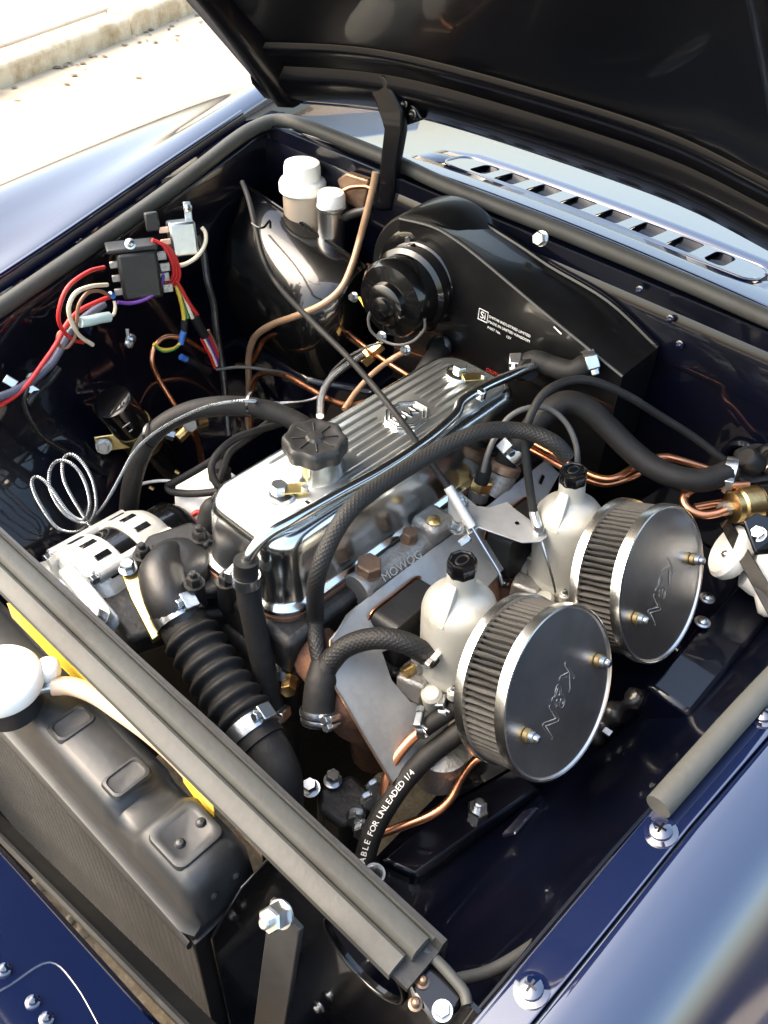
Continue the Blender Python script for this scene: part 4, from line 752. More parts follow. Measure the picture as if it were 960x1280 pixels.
# ------------------------------------------------------------------ radiator
rd_ = thing('radiator', 'satin black radiator with embossed top tank behind the front panel', 'radiator', (0,-.23,-.5))
RX0, RX1 = -.34, .222
def tankrow(x, top, y0=-.228, y1=-.172):
    return [(x,y0-.008,-.094),(x,y0-.008,-.089),(x,y0-.003,-.086),(x,y0,-.080),(x,y0+.002,top-.012),(x,y0+.006,top-.003),(x,y0+.012,top),(x,y1-.014,top),(x,y1-.008,top-.004),(x,y1,top-.014),(x,y1+.002,-.09),(x,y1+.002,-.096)]
xs_ = [(RX0,-.045),(.110,-.045),(.117,-.046),(.124,-.056),(.142,-.056),(.150,-.046),(.156,-.041),(.200,-.041),(.208,-.045)]
rows = [tankrow(x, z) for x, z in xs_]
end = tankrow(.214,-.056); rows.append([(a, b*.0+(b+.200)*.93-.200, c) for a, b, c in end]); end = tankrow(.2185,-.074); rows.append([(a, (b+.200)*.86-.200, c) for a, b, c in end])
tank = G().loft(rows, False, True).build('top_tank', 'greyblack', rd_, ang=50)
for px, py in ((1,1),): pass
for c in ((0.0403,-0.2029,-0.045),(0.1091,-0.2016,-0.045)):
    g = G(); W, H = .023, .034
    m = frame((c[0],c[1],-.0452), (0,0,1), (1,0,0))
    G().loft([[m @ V((x, y, z)) for x, y in rrect(W-2*i, H-2*i, .005)] for i, z in ((0,-.001),(.0012,.0018),(.0030,.0022),(.0038,.0008),(.0046,.0006))], True, True).build('embossed_panel', 'greyblack', tank, ang=40)
g = G(); m = frame((.178,-.200,-.0412), (0,0,1)); g.loft([[m @ V((x, y, z)) for x, y in rrect(.040-2*i, .042-2*i, .007)] for i, z in ((0,-.001),(.001,.0022),(.004,.0030),(.006,.0018))], True, True).build('embossed_panel', 'greyblack', tank, ang=40)
for p in [(0.1809,-0.2076,-0.04),(0.1791,-0.1878,-0.04)]: G().lathe([(.0042,-.001),(.0040,.0012),(.0025,.0030),(0,.0036)], frame(p, (0,0,1)), 14).build('rivet', 'greyblack', tank)
for p in [(0.2165,-0.2089,-0.0645),(0.2165,-0.1893,-0.0642)]: G().lathe([(.003,-.001),(.0028,.001),(0,.002)], frame(p, (1,-.2,.3)), 12).build('rivet', 'greyblack', tank)
# folded seam along the top of the core
rows = [[(x,-.2355,-.101),(x,-.2385,-.098),(x,-.2385,-.0915),(x,-.2355,-.089),(x,-.2335,-.094)] for x in (RX0, 0, .1, .219)]
G().loft(rows, False, True).build('tank_seam', 'greyblack', rd_, ang=60)
core = G().box((-.06,-.200,-.27), (.555,.060,.35)).build('core', 'greyblack', rd_)
for i in range(62):       # vertical tube rows between thin fins
    x = RX0+.006+i*.009; G().box((x,-.2304,-.27), (.0026,.0022,.345)).build('core_tube', 'greyblack', core)
g = G()
for k in range(110): g.box((-.06,-.2306,-.102-k*.0031), (.553,.0020,.0012))
o = g.build('fin', 'greyblack', core); o['kind'] = 'stuff'
G().prism([(.2175,-.234,-.095),(.2175,-.168,-.095),(.2175,-.168,-.45),(.2175,-.234,-.45)], (.004,0,0)).build('side_plate', 'satin', rd_, bevel=.001)
G().prism([(0.224,-0.2227,-0.0969),(0.224,-0.1921,-0.0647),(0.224,-0.1633,-0.0593),(0.224,-0.1592,-0.0878),(0.224,-0.1345,-0.2009),(0.224,-0.1698,-0.4427),(0.224,-0.2213,-0.3177)], (.002,0,0)).build('mounting_plate', 'gloss', rd_, bevel=.0008)
# bottom edge channel in front of the core
g = G(); a, b_ = V((-0.169,-0.268,-0.3129)), V((0.273,-0.268,-0.1015)); g.tube([a, b_], .0035, 8, 1); g.build('lower_channel_bead', 'greyblack', rd_)
G().prism([a, b_, b_+V((0,.016,-.012)), a+V((0,.016,-.012))], (0,0,-.004)).build('lower_channel', 'satin', rd_)
# filler neck, white cap
fl = thing('pressure_cap', 'white plastic pressure cap on the black radiator tank', 'cap', (-0.007,-0.2237,-0.033))
cm = frame((-0.0075,-0.2268,-0.02), (0,0,1), (1,0,0))
G().lathe([(.024,-.026),(.024,-.004),(.028,-.002),(.028,.001)], cm, 36).build('filler_neck', 'greyblack', fl)
G().lathe([(.0300,.0005),(.0310,.003),(.0305,.012),(.028,.016),(.021,.0185),(.010,.0195),(0,.0195)], cm, 48).build('cap_disc', 'white', fl, ang=50)
hx = V((-0.0002,-0.1917,-0.01)); hd = (V((0.0055,-0.1925,-0.01))-cm.translation); hd.z = 0; hd.normalize()
G().lathe([(.0085,-.005),(.0095,-.002),(.0095,.006),(.007,.009),(0,.010)], frame(cm.translation+hd*.034+V((0,0,.001)), (0,0,1)), 20).build('cap_ear', 'white', fl, ang=50)
g = G(); g.tube([(0.001,-0.2167,-0.03),(0.0094,-0.2019,-0.028),(0.0208,-0.1907,-0.028)], .0058, 14, 4); g.build('overflow_spigot', 'zinc', fl, ang=60)
ot = hose('overflow_tube', [(0.0145,-0.199,-0.026),(0.0249,-0.1887,-0.026),(0.045,-0.1805,-0.026),(0.0689,-0.1757,-0.028),(0.0973,-0.1701,-0.033),(0.1215,-0.1665,-0.04),(0.143,-0.1644,-0.05),(0.1632,-0.1644,-0.06)], .0074, 'cream', 'translucent amber overflow tube from the radiator cap', 'tube')
hose('overflow_tube', [(0.186,-0.1599,-0.07),(0.2037,-0.1584,-0.075),(0.2129,-0.1565,-0.09),(0.2153,-0.1564,-0.11),(0.2127,-0.1589,-0.14)], .0060, 'cream', 'stained amber tube curving down beside the radiator', 'tube')
ys1 = thing('foam_strip', 'yellow foam strip pressed against the slam panel', 'foam strip', (-0.0117,-0.1731,-0.03))
g = G(); g.prism([(-0.0761,-0.1832,-0.012),(-0.0586,-0.1757,-0.004),(-0.005,-0.1752,-0.004),(0.0543,-0.1741,-0.012),(0.0477,-0.1787,-0.022),(-0.0271,-0.178,-0.03)], (0,0,-.02)); g.build('foam', 'yellow', ys1, bevel=.003)
g = G(); g.prism([(0.1327,-0.1708,-0.03),(0.1358,-0.1659,-0.03),(0.1608,-0.169,-0.03),(0.1798,-0.1751,-0.03),(0.1677,-0.1751,-0.034)], (0,0,-.03)); g.build('foam', 'yellow', ys1, bevel=.003)

# ------------------------------------------------------------------ alternator
al = thing('alternator', 'bright cast alternator with black stator ring beside the radiator hose', 'alternator', (-.19,-.02,-.22))
aA, aB = V((-0.1523,-0.0842,-0.15)), V((-0.1597,0.039,-0.16)); ad = (aB-aA).normalized(); am = frame(aA, ad, (0,0,1)); L_ = (aB-aA).length
G().lathe([(.020,-.012),(.046,-.010),(.056,-.002),(.059,.008),(.059,.034),(.057,.036)], am, 48).build('drive_end', 'whitealu', al, ang=40)
G().lathe([(.0555,.034),(.0555,.060)], am, 48).build('stator', 'gloss', al)
G().lathe([(.057,.058),(.0595,.060),(.0595,.088),(.055,.098),(.048,.102)], am, 48).build('slip_ring_end', 'whitealu', al, ang=40)
G().lathe([(.050,.100),(.050,.128),(.044,.136),(.02,.138)], am, 40).build('rear_cover', 'gloss', al, ang=40)
G().lathe([(.022,-.016),(.040,-.020),(.040,-.024),(.030,-.029),(.040,-.034),(.040,-.038),(.012,-.040)], am, 36).build('pulley', 'zinc', al, ang=30)
for k in range(12):
    m = am @ Matrix.Rotation(k*PI/6, 4, 'Z') @ Matrix.Translation((.044,0,-.013)) @ Matrix.Rotation(.5, 4, 'X'); G().box(None, (.026,.003,.012), m).build('fan_blade', 'whitealu', al)
for k in range(4):
    m = am @ Matrix.Rotation(k*PI/2+.5, 4, 'Z'); G().lathe([(.0075,0),(.0075,.094)], m @ Matrix.Translation((.0585,0,0)), 14).build('lug', 'whitealu', al); bolt(al, m @ V((.0585,0,-.0)), -ad, .009, .006, 'zinc', .006)
for k in range(16):
    m = am @ Matrix.Rotation(k*PI/8+.2, 4, 'Z') @ Matrix.Translation((.0582,0,.020)); G().box(None, (.003,.008,.018), m).build('vent_slot', 'gloss', al, bevel=.001)
    m = am @ Matrix.Rotation(k*PI/8+.5, 4, 'Z') @ Matrix.Translation((.0587,0,.074)); G().box(None, (.003,.008,.018), m).build('vent_slot', 'gloss', al, bevel=.001)
g = G(); g.prism([(-0.1398,-0.0932,-0.075),(-0.0966,-0.0948,-0.08),(-0.0604,-0.0954,-0.09),(-0.0616,-0.1052,-0.1),(-0.0962,-0.1103,-0.09),(-0.148,-0.106,-0.085)], (0,0,-.012)); g.build('mount_ear', 'whitealu', al, bevel=.004)
g = G(); g.prism([(-0.1008,-0.0659,-0.075),(-0.0961,-0.049,-0.075),(-0.0584,-0.0644,-0.085),(-0.0238,-0.0743,-0.1),(-0.024,-0.0878,-0.1),(-0.0689,-0.0758,-0.09)], (0,0,-.006)); g.build('adjusting_strap', 'gold', al, bevel=.001)
bolt(al, (-0.0901,-0.0624,-0.074), (0,0,1), .012, .008, 'zinc', .009); bolt(al, (-0.0702,-0.1079,-0.09), (-.2,-.5,.8), .012, .010, 'zinc', .010)
wc = thing('oil_filter', 'white round canister beside the engine behind the leads', 'canister', (-0.1874,0.1015,-0.17))
m = frame((-0.1758,0.0979,-0.16), (-.06,.12,1)); G().lathe([(.034,-.04),(.0385,-.03),(.0385,.028),(.036,.038),(.028,.045),(.014,.047)], m, 40).build('canister', 'white', wc, ang=50)
G().lathe([(.013,.045),(.013,.058),(.010,.060),(.010,.066),(0,.067)], m @ Matrix.Translation((.008,.010,0)), 18).build('top_fitting', 'satin', wc)

# ------------------------------------------------------------------ ignition coil
ic = thing('ignition_coil', 'black cylindrical ignition coil in a gold clamp', 'ignition coil', (-0.33,0.1391,-0.1901))
cA, cB = V((-0.345,0.094,-0.0879)), V((-0.345,0.1597,-0.2443)); cdv = (cB-cA).normalized(); m = frame(cA, cdv, (1,0,0)); Lc = (cB-cA).length
G().lathe([(.0,0),(.020,0),(.0238,.0015),(.0245,.004),(.0245,Lc*.86),(.019,Lc*.88)], m, 36).build('can', 'gloss', ic, ang=40)
G().lathe([(.019,Lc*.87),(.017,Lc*.93),(.010,Lc*1.02),(.007,Lc*1.12),(.007,Lc*1.2)], m, 28).build('tower', 'satin', ic, ang=50)
o = G().lathe([(.0246,Lc*.30),(.0258,Lc*.30),(.0258,Lc*.54),(.0246,Lc*.54)], m, 36, cap=False).build('clamp_band', 'gold', ic)
fo = V((-0.345,0.0729,-0.1448)); nf = V((.75,-.55,.35)).normalized(); G().box(None, (.040,.021,.003), frame(fo.lerp(V((-0.345,0.0958,-0.1473)),.5), nf, V((-0.345,0.113,-0.1516))-fo)).build('clamp_foot', 'gold', ic, bevel=.002)
bolt(ic, fo+nf*.002, nf, .012, .006, 'zinc', .010)
vdir = (V((0.46783,-0.35234,0.55994))-cA.lerp(cB,.25)).normalized(); rn = (vdir-cdv*vdir.dot(cdv)).normalized()
for k, wl in enumerate((.011,.005)): G().box(None, (wl,.0016,.0003), frame(cA.lerp(cB,.13+.07*k)+rn*.0246+cdv.cross(rn)*.004, rn, cdv.cross(rn))).build('printed_mark', 'print', ic)
hose('coil_lead', [(-0.3,0.0829,-0.1865),(-0.3,0.1035,-0.1938),(-0.29,0.1204,-0.1964),(-0.28,0.1272,-0.1997)], .0020, 'white', 'short white lead at the coil terminal', 'wire')
for p in [(-0.31,0.1079,-0.2135),(-0.3,0.1426,-0.201)]: G().box(None, (.006,.003,.010), frame(p, (1,-1,1))).build('terminal', 'brass', ic)

# ------------------------------------------------------------------ relays on the far inner wing
rl = thing('starter_relay', 'square black relay box with red wires on the inner wing', 'relay', (-0.4,0.1901,0.0198))
m = frame((-0.385,0.1835,0.0323), (1,-.55,.25), (0,0,1)); m3 = m.to_3x3()
bx_ = G().box(None, (.056,.046,.034), m).build('case', 'satin', rl, bevel=.004)
G().box(None, (.006,.058,.040), m @ Matrix.Translation((.031,.004,-.004))).build('mounting_plate', 'satin', rl, bevel=.002)
screw(rl, (-0.375,0.1714,0.0764), (.6,-.5,.6), .0042, 'zinc')
for k in range(4):
    G().box(None, (.010,.012,.004), m @ Matrix.Translation((.018-k*.0125,-.028-.002*(k % 2),.004+.004*(k % 2)))).build('spade_terminal', 'alloy', rl, bevel=.001)
    if k < 3: G().box(None, (.008,.010,.004), m @ Matrix.Translation((.014-k*.016,.027,.006))).build('spade_terminal', 'alloy', rl, bevel=.001)
sr = thing('flasher_unit', 'small zinc-plated flasher can next to the black relay', 'flasher unit', (-0.4,0.2598,0.0381))
m = frame((-0.39,0.2538,0.052), (1,-.5,.3), (0,0,1)); G().box(None, (.040,.032,.026), m).build('can', 'zinc', sr, bevel=.003)
G().box(None, (.024,.009,.002), m @ Matrix.Translation((.028,-.012,-.006))).build('mounting_tab', 'zinc', sr, bevel=.001); screw(sr, (m @ V((.033,-.012,-.004))), m3 @ V((0,0,1)), .0035, 'zinc')
for k in range(2): G().box(None, (.007,.012,.003), m @ Matrix.Translation((.012-k*.014,.021,.003))).build('spade_terminal', 'cream', sr, bevel=.001)
G().box(None, (.022,.016,.010), frame((-0.41,0.227,0.0737), (1,-.5,.3), (0,0,1))).build('rubber_block', 'satin', sr, bevel=.002)
# ------------------------------------------------------------------ wiring
lo = thing('wiring_loom', 'tangle of coloured wires joining the relays on inner wing', 'wiring', (-0.38,0.1342,-0.0093))
def wire(pts, r, c): G().tube(pts, r, 8, 6).build('wire', c, lo, ang=60)
wire([(-0.37,0.1303,0.064),(-0.36,0.1043,0.0714),(-0.355,0.0738,0.0654),(-0.355,0.0575,0.0407),(-0.36,0.0604,0.0173),(-0.365,0.0734,-0.0038),(-0.37,0.087,-0.0151)], .0023, 'red')
wire([(-0.37,0.1304,0.0422),(-0.36,0.1048,0.0538),(-0.355,0.0827,0.0563),(-0.353,0.0699,0.0445),(-0.355,0.0707,0.0235),(-0.36,0.0795,0.0011),(-0.365,0.0955,-0.0197)], .0025, 'creamw')
wire([(-0.37,0.1319,0.0275),(-0.36,0.1144,0.0443),(-0.357,0.0979,0.0497),(-0.357,0.0848,0.0409),(-0.358,0.0786,0.0229),(-0.36,0.0738,0.0035),(-0.362,0.0624,-0.0072),(-0.364,0.0545,-0.0025),(-0.364,0.0566,0.011),(-0.366,0.0708,0.0145)], .0021, 'brownw')
wire([(-0.375,0.1368,0.0235),(-0.368,0.1114,0.028),(-0.364,0.0879,0.0287),(-0.362,0.0686,0.0212),(-0.36,0.0493,0.0036),(-0.357,0.0259,-0.0116),(-0.353,0.0049,-0.023),(-0.35,-0.0139,-0.0293),(-0.345,-0.0359,-0.0295),(-0.34,-0.0573,-0.0296)], .0026, 'red')
wire([(-0.378,0.1266,0.0158),(-0.372,0.1007,0.0141),(-0.368,0.0757,0.0074),(-0.366,0.0592,-0.0055),(-0.363,0.0423,-0.0177),(-0.36,0.025,-0.0232),(-0.357,0.0067,-0.0259),(-0.353,-0.0152,-0.026),(-0.35,-0.0312,-0.0229),(-0.345,-0.0514,-0.0186)], .0046, 'conduit')
wire([(-0.37,0.2071,0.0329),(-0.365,0.2009,0.0245),(-0.362,0.1891,0.0154),(-0.365,0.1742,0.0092),(-0.37,0.1572,0.0083),(-0.374,0.142,0.0136)], .0023, 'purple')
for k in range(3): wire([tuple(V(p)+V((0,.004*k,-.003*k))) for p in [(-0.375,0.2006,0.0717),(-0.37,0.2105,0.0643),(-0.365,0.216,0.0482),(-0.365,0.2177,0.0269),(-0.37,0.2117,0.0154),(-0.375,0.2009,0.0131)]], .0023, 'red')
wire([(-0.38,0.2763,0.0618),(-0.375,0.2777,0.055),(-0.37,0.2712,0.0443),(-0.368,0.2561,0.0344),(-0.37,0.24,0.0297),(-0.372,0.2238,0.0314)], .0026, 'creamw')
wire([(-0.37,0.2196,0.021),(-0.365,0.2256,0.0048),(-0.362,0.2328,-0.0165),(-0.36,0.2425,-0.0375)], .0024, 'red'); wire([(-0.372,0.2232,0.0093),(-0.366,0.2235,-0.0079),(-0.364,0.2243,-0.0274),(-0.362,0.2226,-0.0383)], .0026, 'yelloww')
wire([(-0.371,0.2259,0.0087),(-0.366,0.2296,-0.008),(-0.363,0.2324,-0.0257),(-0.36,0.2347,-0.0389)], .0024, 'creamw'); wire([(-0.37,0.2236,-0.003),(-0.366,0.2277,-0.0229),(-0.362,0.2289,-0.0375)], .0022, 'greenw')
wire([(-0.36,0.2374,-0.0377),(-0.358,0.2417,-0.0524),(-0.356,0.2474,-0.068)], .0062, 'rubber'); wire([(-0.362,0.2239,-0.0377),(-0.36,0.2196,-0.0488),(-0.36,0.2167,-0.0616)], .0045, 'rubber')
for k, c in enumerate(('red','creamw','purple','red','brownw')): wire([tuple(V(p)+V((0,.003*(k-2),.002*(k-2)))) for p in [(-0.356,0.2476,-0.0658),(-0.355,0.2529,-0.0819),(-0.354,0.2584,-0.0985),(-0.352,0.2618,-0.1152)]], .0020, c)
wire([(-0.36,0.173,-0.0497),(-0.358,0.1798,-0.0586),(-0.357,0.1904,-0.064),(-0.357,0.2026,-0.0658),(-0.358,0.2114,-0.0619)], .0022, 'yelloww'); wire([(-0.359,0.1731,-0.0516),(-0.357,0.1832,-0.0632),(-0.356,0.1967,-0.0663),(-0.357,0.2077,-0.0645)], .0018, 'greenw')
wire([(-0.358,0.2109,-0.0652),(-0.358,0.2147,-0.0551),(-0.358,0.218,-0.0496)], .0040, 'bluec'); wire([(-0.355,0.2065,-0.0808),(-0.354,0.2149,-0.0888)], .0042, 'bluec'); wire([(-0.354,0.2138,-0.0872),(-0.353,0.2281,-0.1016),(-0.352,0.2465,-0.1195)], .0048, 'rubber')
wire([(-0.37,0.1314,0.0307),(-0.37,0.1358,0.0249)], .0034, 'bluec')
wire([(-0.4,0.2824,0.0402),(-0.392,0.2841,0.0222),(-0.385,0.2802,0.0044),(-0.377,0.2758,-0.012),(-0.37,0.2763,-0.039),(-0.362,0.2707,-0.0686),(-0.352,0.2668,-0.1062),(-0.342,0.2607,-0.1391),(-0.33,0.2519,-0.1706),(-0.31,0.2367,-0.1989)], .0045, 'tape')
wire([(-0.352,0.0014,-0.0272),(-0.35,-0.0068,-0.0393),(-0.348,-0.0072,-0.0599),(-0.345,-0.0002,-0.0902),(-0.342,0.0186,-0.1188),(-0.34,0.0432,-0.1514),(-0.335,0.0692,-0.1895)], .0030, 'tape'); wire([(-0.365,0.0489,-0.0303),(-0.36,0.0296,-0.0382),(-0.355,0.0096,-0.0413),(-0.352,-0.0036,-0.0473)], .0042, 'tape')
wire([(-0.35,0.2556,-0.1202),(-0.33,0.2801,-0.1179),(-0.31,0.3044,-0.1231),(-0.3,0.3381,-0.1416),(-0.29,0.3736,-0.1762),(-0.28,0.3876,-0.1958)], .0022, 'greycable')
wire([(-0.357,0.0813,0.0192),(-0.357,0.0932,0.0165),(-0.358,0.106,0.0139),(-0.36,0.1194,0.0097)], .0062, 'fuse'); wire([(-0.36,0.1172,0.0095),(-0.362,0.1272,0.0089),(-0.365,0.1326,0.0148),(-0.368,0.1347,0.021)], .0020, 'creamw')
for p in [(-0.362,-0.0109,-0.019),(-0.357,0.0081,-0.0362)]: G().box(None, (.014,.010,.002), frame(p, (1,-.4,.5))).build('cable_clip', 'zinc', lo, bevel=.001)
ht = thing('earth_terminal', 'loose ring terminal hanging by a short stud on inner wing', 'terminal', (-0.385,0.1543,-0.051))
G().tube([(-0.385,0.1553,-0.0322),(-0.382,0.1529,-0.0399)], .0024, 8, 1).build('crimp', 'alloy', ht); G().lathe([(.0055,0),(.0055,.002),(.003,.004),(0,.004)], frame((-0.382,0.1522,-0.0509), (1,-.6,.2)), 14).build('ring', 'zinc', ht)

# ------------------------------------------------------------------ pedal cover, reservoirs
pc_ = thing('pedal_cover', 'big glossy black rounded cover in the corner below the reservoirs', 'cover', (-.36,.36,-.16))
ta, tb = V((-0.5014,0.455,0.0227)), V((-0.2692,0.455,-0.0109))
rows = []
for i in range(13):
    t = i/12; e = ta.lerp(tb, t); endk = (1-(1-min(1,t/.30))**2)**.5 if t < .30 else (1-((t-.72)/.28)**2*.75)**.5 if t > .72 else 1; R_ = .094*(.35+.65*endk); row = []
    for k in range(15):
        a = rad(96-k*13.2); zz = e.z - .098 + .098*math.sin(a)*(1 if a > 0 else 1.3)
        yy = e.y - R_*max(0,math.cos(a)) 
        row.append((e.x, yy, zz))
    rows.append(row)
pcs = G().loft(rows, False, True).build('shell', 'gloss', pc_, ang=60)
G().tube([ta, ta.lerp(tb,.5), tb], .0030, 8, 1).build('rolled_edge', 'gloss', pc_)
rv = thing('brake_reservoir', 'tall white-capped brake fluid reservoir full of amber fluid', 'reservoir', (-0.4124,0.475,0.0139))
m = frame((-0.4107,0.475,0.0191), (-.02,0,1)); G().lathe([(.026,-.045),(.0275,-.042),(.0275,.020),(.0285,.022)], m, 36).build('bottle', 'amber', rv, ang=50)
G().lathe([(.0300,.0215),(.0325,.024),(.0325,.034),(.0305,.038),(.0255,.0405),(.0250,.055),(.0235,.061),(.015,.064),(0,.065)], m, 44).build('cap', 'white', rv, ang=40)
rv2 = thing('clutch_reservoir', 'small plated clutch fluid can with white screw cap', 'reservoir', (-0.3505,0.47,0.0103))
m = frame((-0.3507,0.47,0.0296), (0,0,1)); G().lathe([(.0185,-.05),(.0185,.008),(.0205,.010),(.0205,.013),(.018,.015)], m, 32).build('can', 'zinc', rv2, ang=40)
G().lathe([(.0185,.0125),(.0190,.016),(.0185,.027),(.0165,.031),(.009,.033),(0,.033)], m, 40, lambda a: 1+.012*math.cos(20*a)).build('cap', 'white', rv2, ang=40)
hose('copper_pipe', [(-0.3373,0.48,0.0643),(-0.3276,0.485,0.0703),(-0.3108,0.49,0.0754),(-0.2952,0.49,0.0773)], .0030, 'copper', 'short copper pipe behind the clutch fluid can', 'pipe')
G2 = thing('cylinder_casting', 'dull brown master cylinder casting behind the clutch can', 'cylinder', (-0.3299,0.5,0.0589))
G().prism([(-0.362,0.502,0.0677),(-0.3445,0.502,0.0829),(-0.304,0.502,0.086),(-0.3103,0.502,0.0405),(-0.3431,0.502,0.0407)], (0,-.012,0)).build('casting', 'rustbolt', G2, bevel=.003)
G().tube([(-0.3315,0.475,0.0302),(-0.3097,0.475,0.0444),(-0.2903,0.48,0.0539)], .006, 12, 3).build('push_rod', 'satin', G2)

# ------------------------------------------------------------------ heater
hb = thing('heater', 'black heater box with round blower motor on the bulkhead', 'heater', (0,.46,-.12))
fr_ = [(-0.1865,0.42,0.0943),(-0.1376,0.42,0.1017),(-0.1014,0.42,0.0983),(-0.0654,0.42,0.0895),(-0.0065,0.42,0.0719),(0.0538,0.42,0.0543),(0.1355,0.42,0.0315)]
bk_ = [(-0.201,0.497,0.0834),(-0.1574,0.497,0.094),(-0.1262,0.497,0.0917),(-0.0613,0.497,0.0818),(-0.0174,0.497,0.0733),(0.0634,0.497,0.0627),(0.1346,0.497,0.0352)]
n_ = len(fr_); rows = []
low_f = [(p[0], .425, -.13) for p in fr_]; low_b = [(p[0], .499, -.13) for p in bk_]
rows = [[low_f[i], fr_[i], tuple(V(fr_[i])+V((0,.004,.003))), tuple(V(bk_[i])), low_b[i]] for i in range(n_)]
hbx = G().loft(rows, False, True).build('case', 'heat', hb, ang=35)
G().tube([tuple(V(p)+V((0,-.001,.002))) for p in fr_], .0015, 8, 5).build('seam_wire', 'greycable', hbx)
G().tube([tuple(V(p)+V((0,-.003,.001))) for p in bk_], .0035, 8, 5).build('seam', 'gloss', hbx)
txd = V((1,0,0)); fm_ = frame((-0.0417,0.4185,0.0271), (0,-1,.0), (1,0,0))
text('printed_label', 'SMITHS INDUSTRIES LIMITED', .0046, fm_, 'print', hbx, .0001); text('printed_label', 'MADE IN UNITED KINGDOM', .0046, fm_ @ Matrix.Translation((0,-.0065,0)), 'print', hbx, .0001); text('printed_label', 'PART No.      12V', .0046, fm_ @ Matrix.Translation((0,-.014,0)), 'print', hbx, .0001)
text('printed_logo', 'Si', .0125, fm_ @ Matrix.Translation((-.0125,-.005,0)), 'print', hbx, .0001)
G().tube([fm_ @ V((x, y, .0002)) for x, y in ((-.0145,-.0075),(-.0015,-.0075),(-.0015,.006),(-.0145,.006),(-.0145,-.0075))], .0006, 5, 1).build('printed_logo_frame', 'print', hbx)
G().box(None, (.012,.0018,.0002), frame((0.0492,0.4185,0.0509), (0,-1,0), (.93,0,-.36))).build('printed_mark', 'print', hbx)
rm = frame((-0.0354,0.4185,-0.0424), (0,-1,0), (1,0,0))
text('warning_print', 'CAUTION', .0062, rm, 'redprint', hbx, .0001)
for k, wl in enumerate((.030,.034,.026)): G().box(None, (wl,.0022,.0002), rm @ Matrix.Translation((wl/2,-.0065-.0080*k,0))).build('warning_line', 'redprint', hbx)
# blower scroll and motor
bc = V((-.150,.425,.026)); bmx = frame(bc+V((0,.006,0)), (0.10,-1,.02), (0,0,1))
G().lathe([(.082,-.07),(.082,-.004),(.079,.001),(.060,.003)], bmx, 56).build('scroll', 'heat', hb, ang=40)
G().lathe([(.066,.0),(.066,.007),(.062,.010),(.050,.011)], bmx, 48).build('motor_flange', 'gloss', hb, ang=40)
mo = G().lathe([(.052,.008),(.052,.014),(.0495,.016),(.0495,.024),(.052,.026),(.052,.036),(.047,.040),(.0465,.055),(.048,.057),(.048,.064),(.043,.072),(.026,.076),(.025,.084),(.021,.087),(.012,.088),(.012,.092),(.006,.0945),(0,.095)], bmx, 48).build('motor', 'gloss', hb, ang=35)
for k in range(5):
    a = k*2*PI/5+.4; bolt(hb, bmx @ V((.054*math.cos(a), .054*math.sin(a), .007)), bmx.to_3x3() @ V((0,0,1)), .008, .006, 'gloss' if k % 2 else 'zinc', .006)
for k in range(4):
    a = k*PI/2+.2; G().box(None, (.012,.009,.010), bmx @ Matrix.Rotation(a, 4, 'Z') @ Matrix.Translation((.047,0,.022))).build('motor_lug', 'gloss', mo, bevel=.002)
hose('motor_wire', [(-0.1559,0.35,0.023),(-0.1619,0.345,0.0064),(-0.1584,0.345,-0.0106),(-0.1455,0.35,-0.0201),(-0.1253,0.355,-0.0208),(-0.1052,0.36,-0.0093),(-0.0968,0.37,0.0066),(-0.0971,0.37,0.0214)], .0018, 'greycable', 'thin dark wire looping round the blower motor', 'wire')
hose('motor_wire', [(-0.2294,0.4,-0.0184),(-0.219,0.395,-0.0189),(-0.2086,0.39,-0.0205)], .0018, 'yelloww', 'short yellow wire left of the blower motor', 'wire')
for p in [(-0.2472,0.41,-0.0285),(-0.1693,0.38,-0.0392),(-0.1291,0.38,-0.0402)]: bolt(hb, p, (0,-1,.3), .009, .006, 'zinc', .007)
G().lathe([(.0150,0),(.0165,.003),(.0165,.010),(.0150,.013)], frame((-0.1004,0.415,-0.0421), (-.2,-.8,.5)), 28, cap=False).build('pipe_band', 'zinc', hb)
G().tube([(-0.1045,0.42,-0.0427),(-0.0902,0.39,-0.0377),(-0.0852,0.37,-0.0434),(-0.0932,0.36,-0.0693)], .0135, 16, 5).build('outlet_pipe', 'rubber', hb, ang=60)
# ------------------------------------------------------------------ near rear corner
hv = thing('heater_valve', 'black heater valve with round knob near the hydraulic cylinder', 'valve', (0.2898,0.493,-0.06))
G().prism([(0.2543,0.4826,-0.03),(0.2695,0.4961,-0.02),(0.2961,0.5178,-0.02),(0.3211,0.4744,-0.035),(0.2965,0.4447,-0.04),(0.2789,0.4439,-0.035)], (0,0,-.03)).build('valve_body', 'satin', hv, bevel=.004)
G().lathe([(.0125,0),(.0125,.016),(.0105,.019),(0,.019)], frame((0.2854,0.4667,-0.028), (-.55,-.5,.6)), 28).build('knob', 'satin', hv, ang=40)
G().lathe([(.018,0),(.018,.006),(.014,.008)], frame((0.2866,0.479,-0.03), (-.55,-.5,.6)), 28).build('knob_base', 'gloss', hv, ang=40)
bolt(hv, (0.2914,0.4367,-0.045), (0,-.6,.6), .008, .012, 'zinc', .006)
hc = thing('hydraulic_cylinder', 'dull brass hydraulic cylinder held in a black strap', 'cylinder', (0.3072,0.435,-0.07))
cA = V((0.2872,0.4053,-0.048)); cB = V((0.3274,0.4712,-0.048)); m = frame(cA, cB-cA, (0,0,1))
G().hexa(m @ Matrix.Translation((0,0,-.004)), .013, .012).build('pipe_nut', 'alloy', hc, ang=25)
G().lathe([(.0125,.007),(.0165,.009),(.0165,.016),(.019,.018),(.0195,.024),(.0195,.10)], m, 36).build('barrel', 'brass', hc, ang=40)
G().lathe([(.0200,.038),(.0215,.038),(.0215,.056),(.0200,.056)], m, 36, cap=False).build('strap', 'gloss', hc)
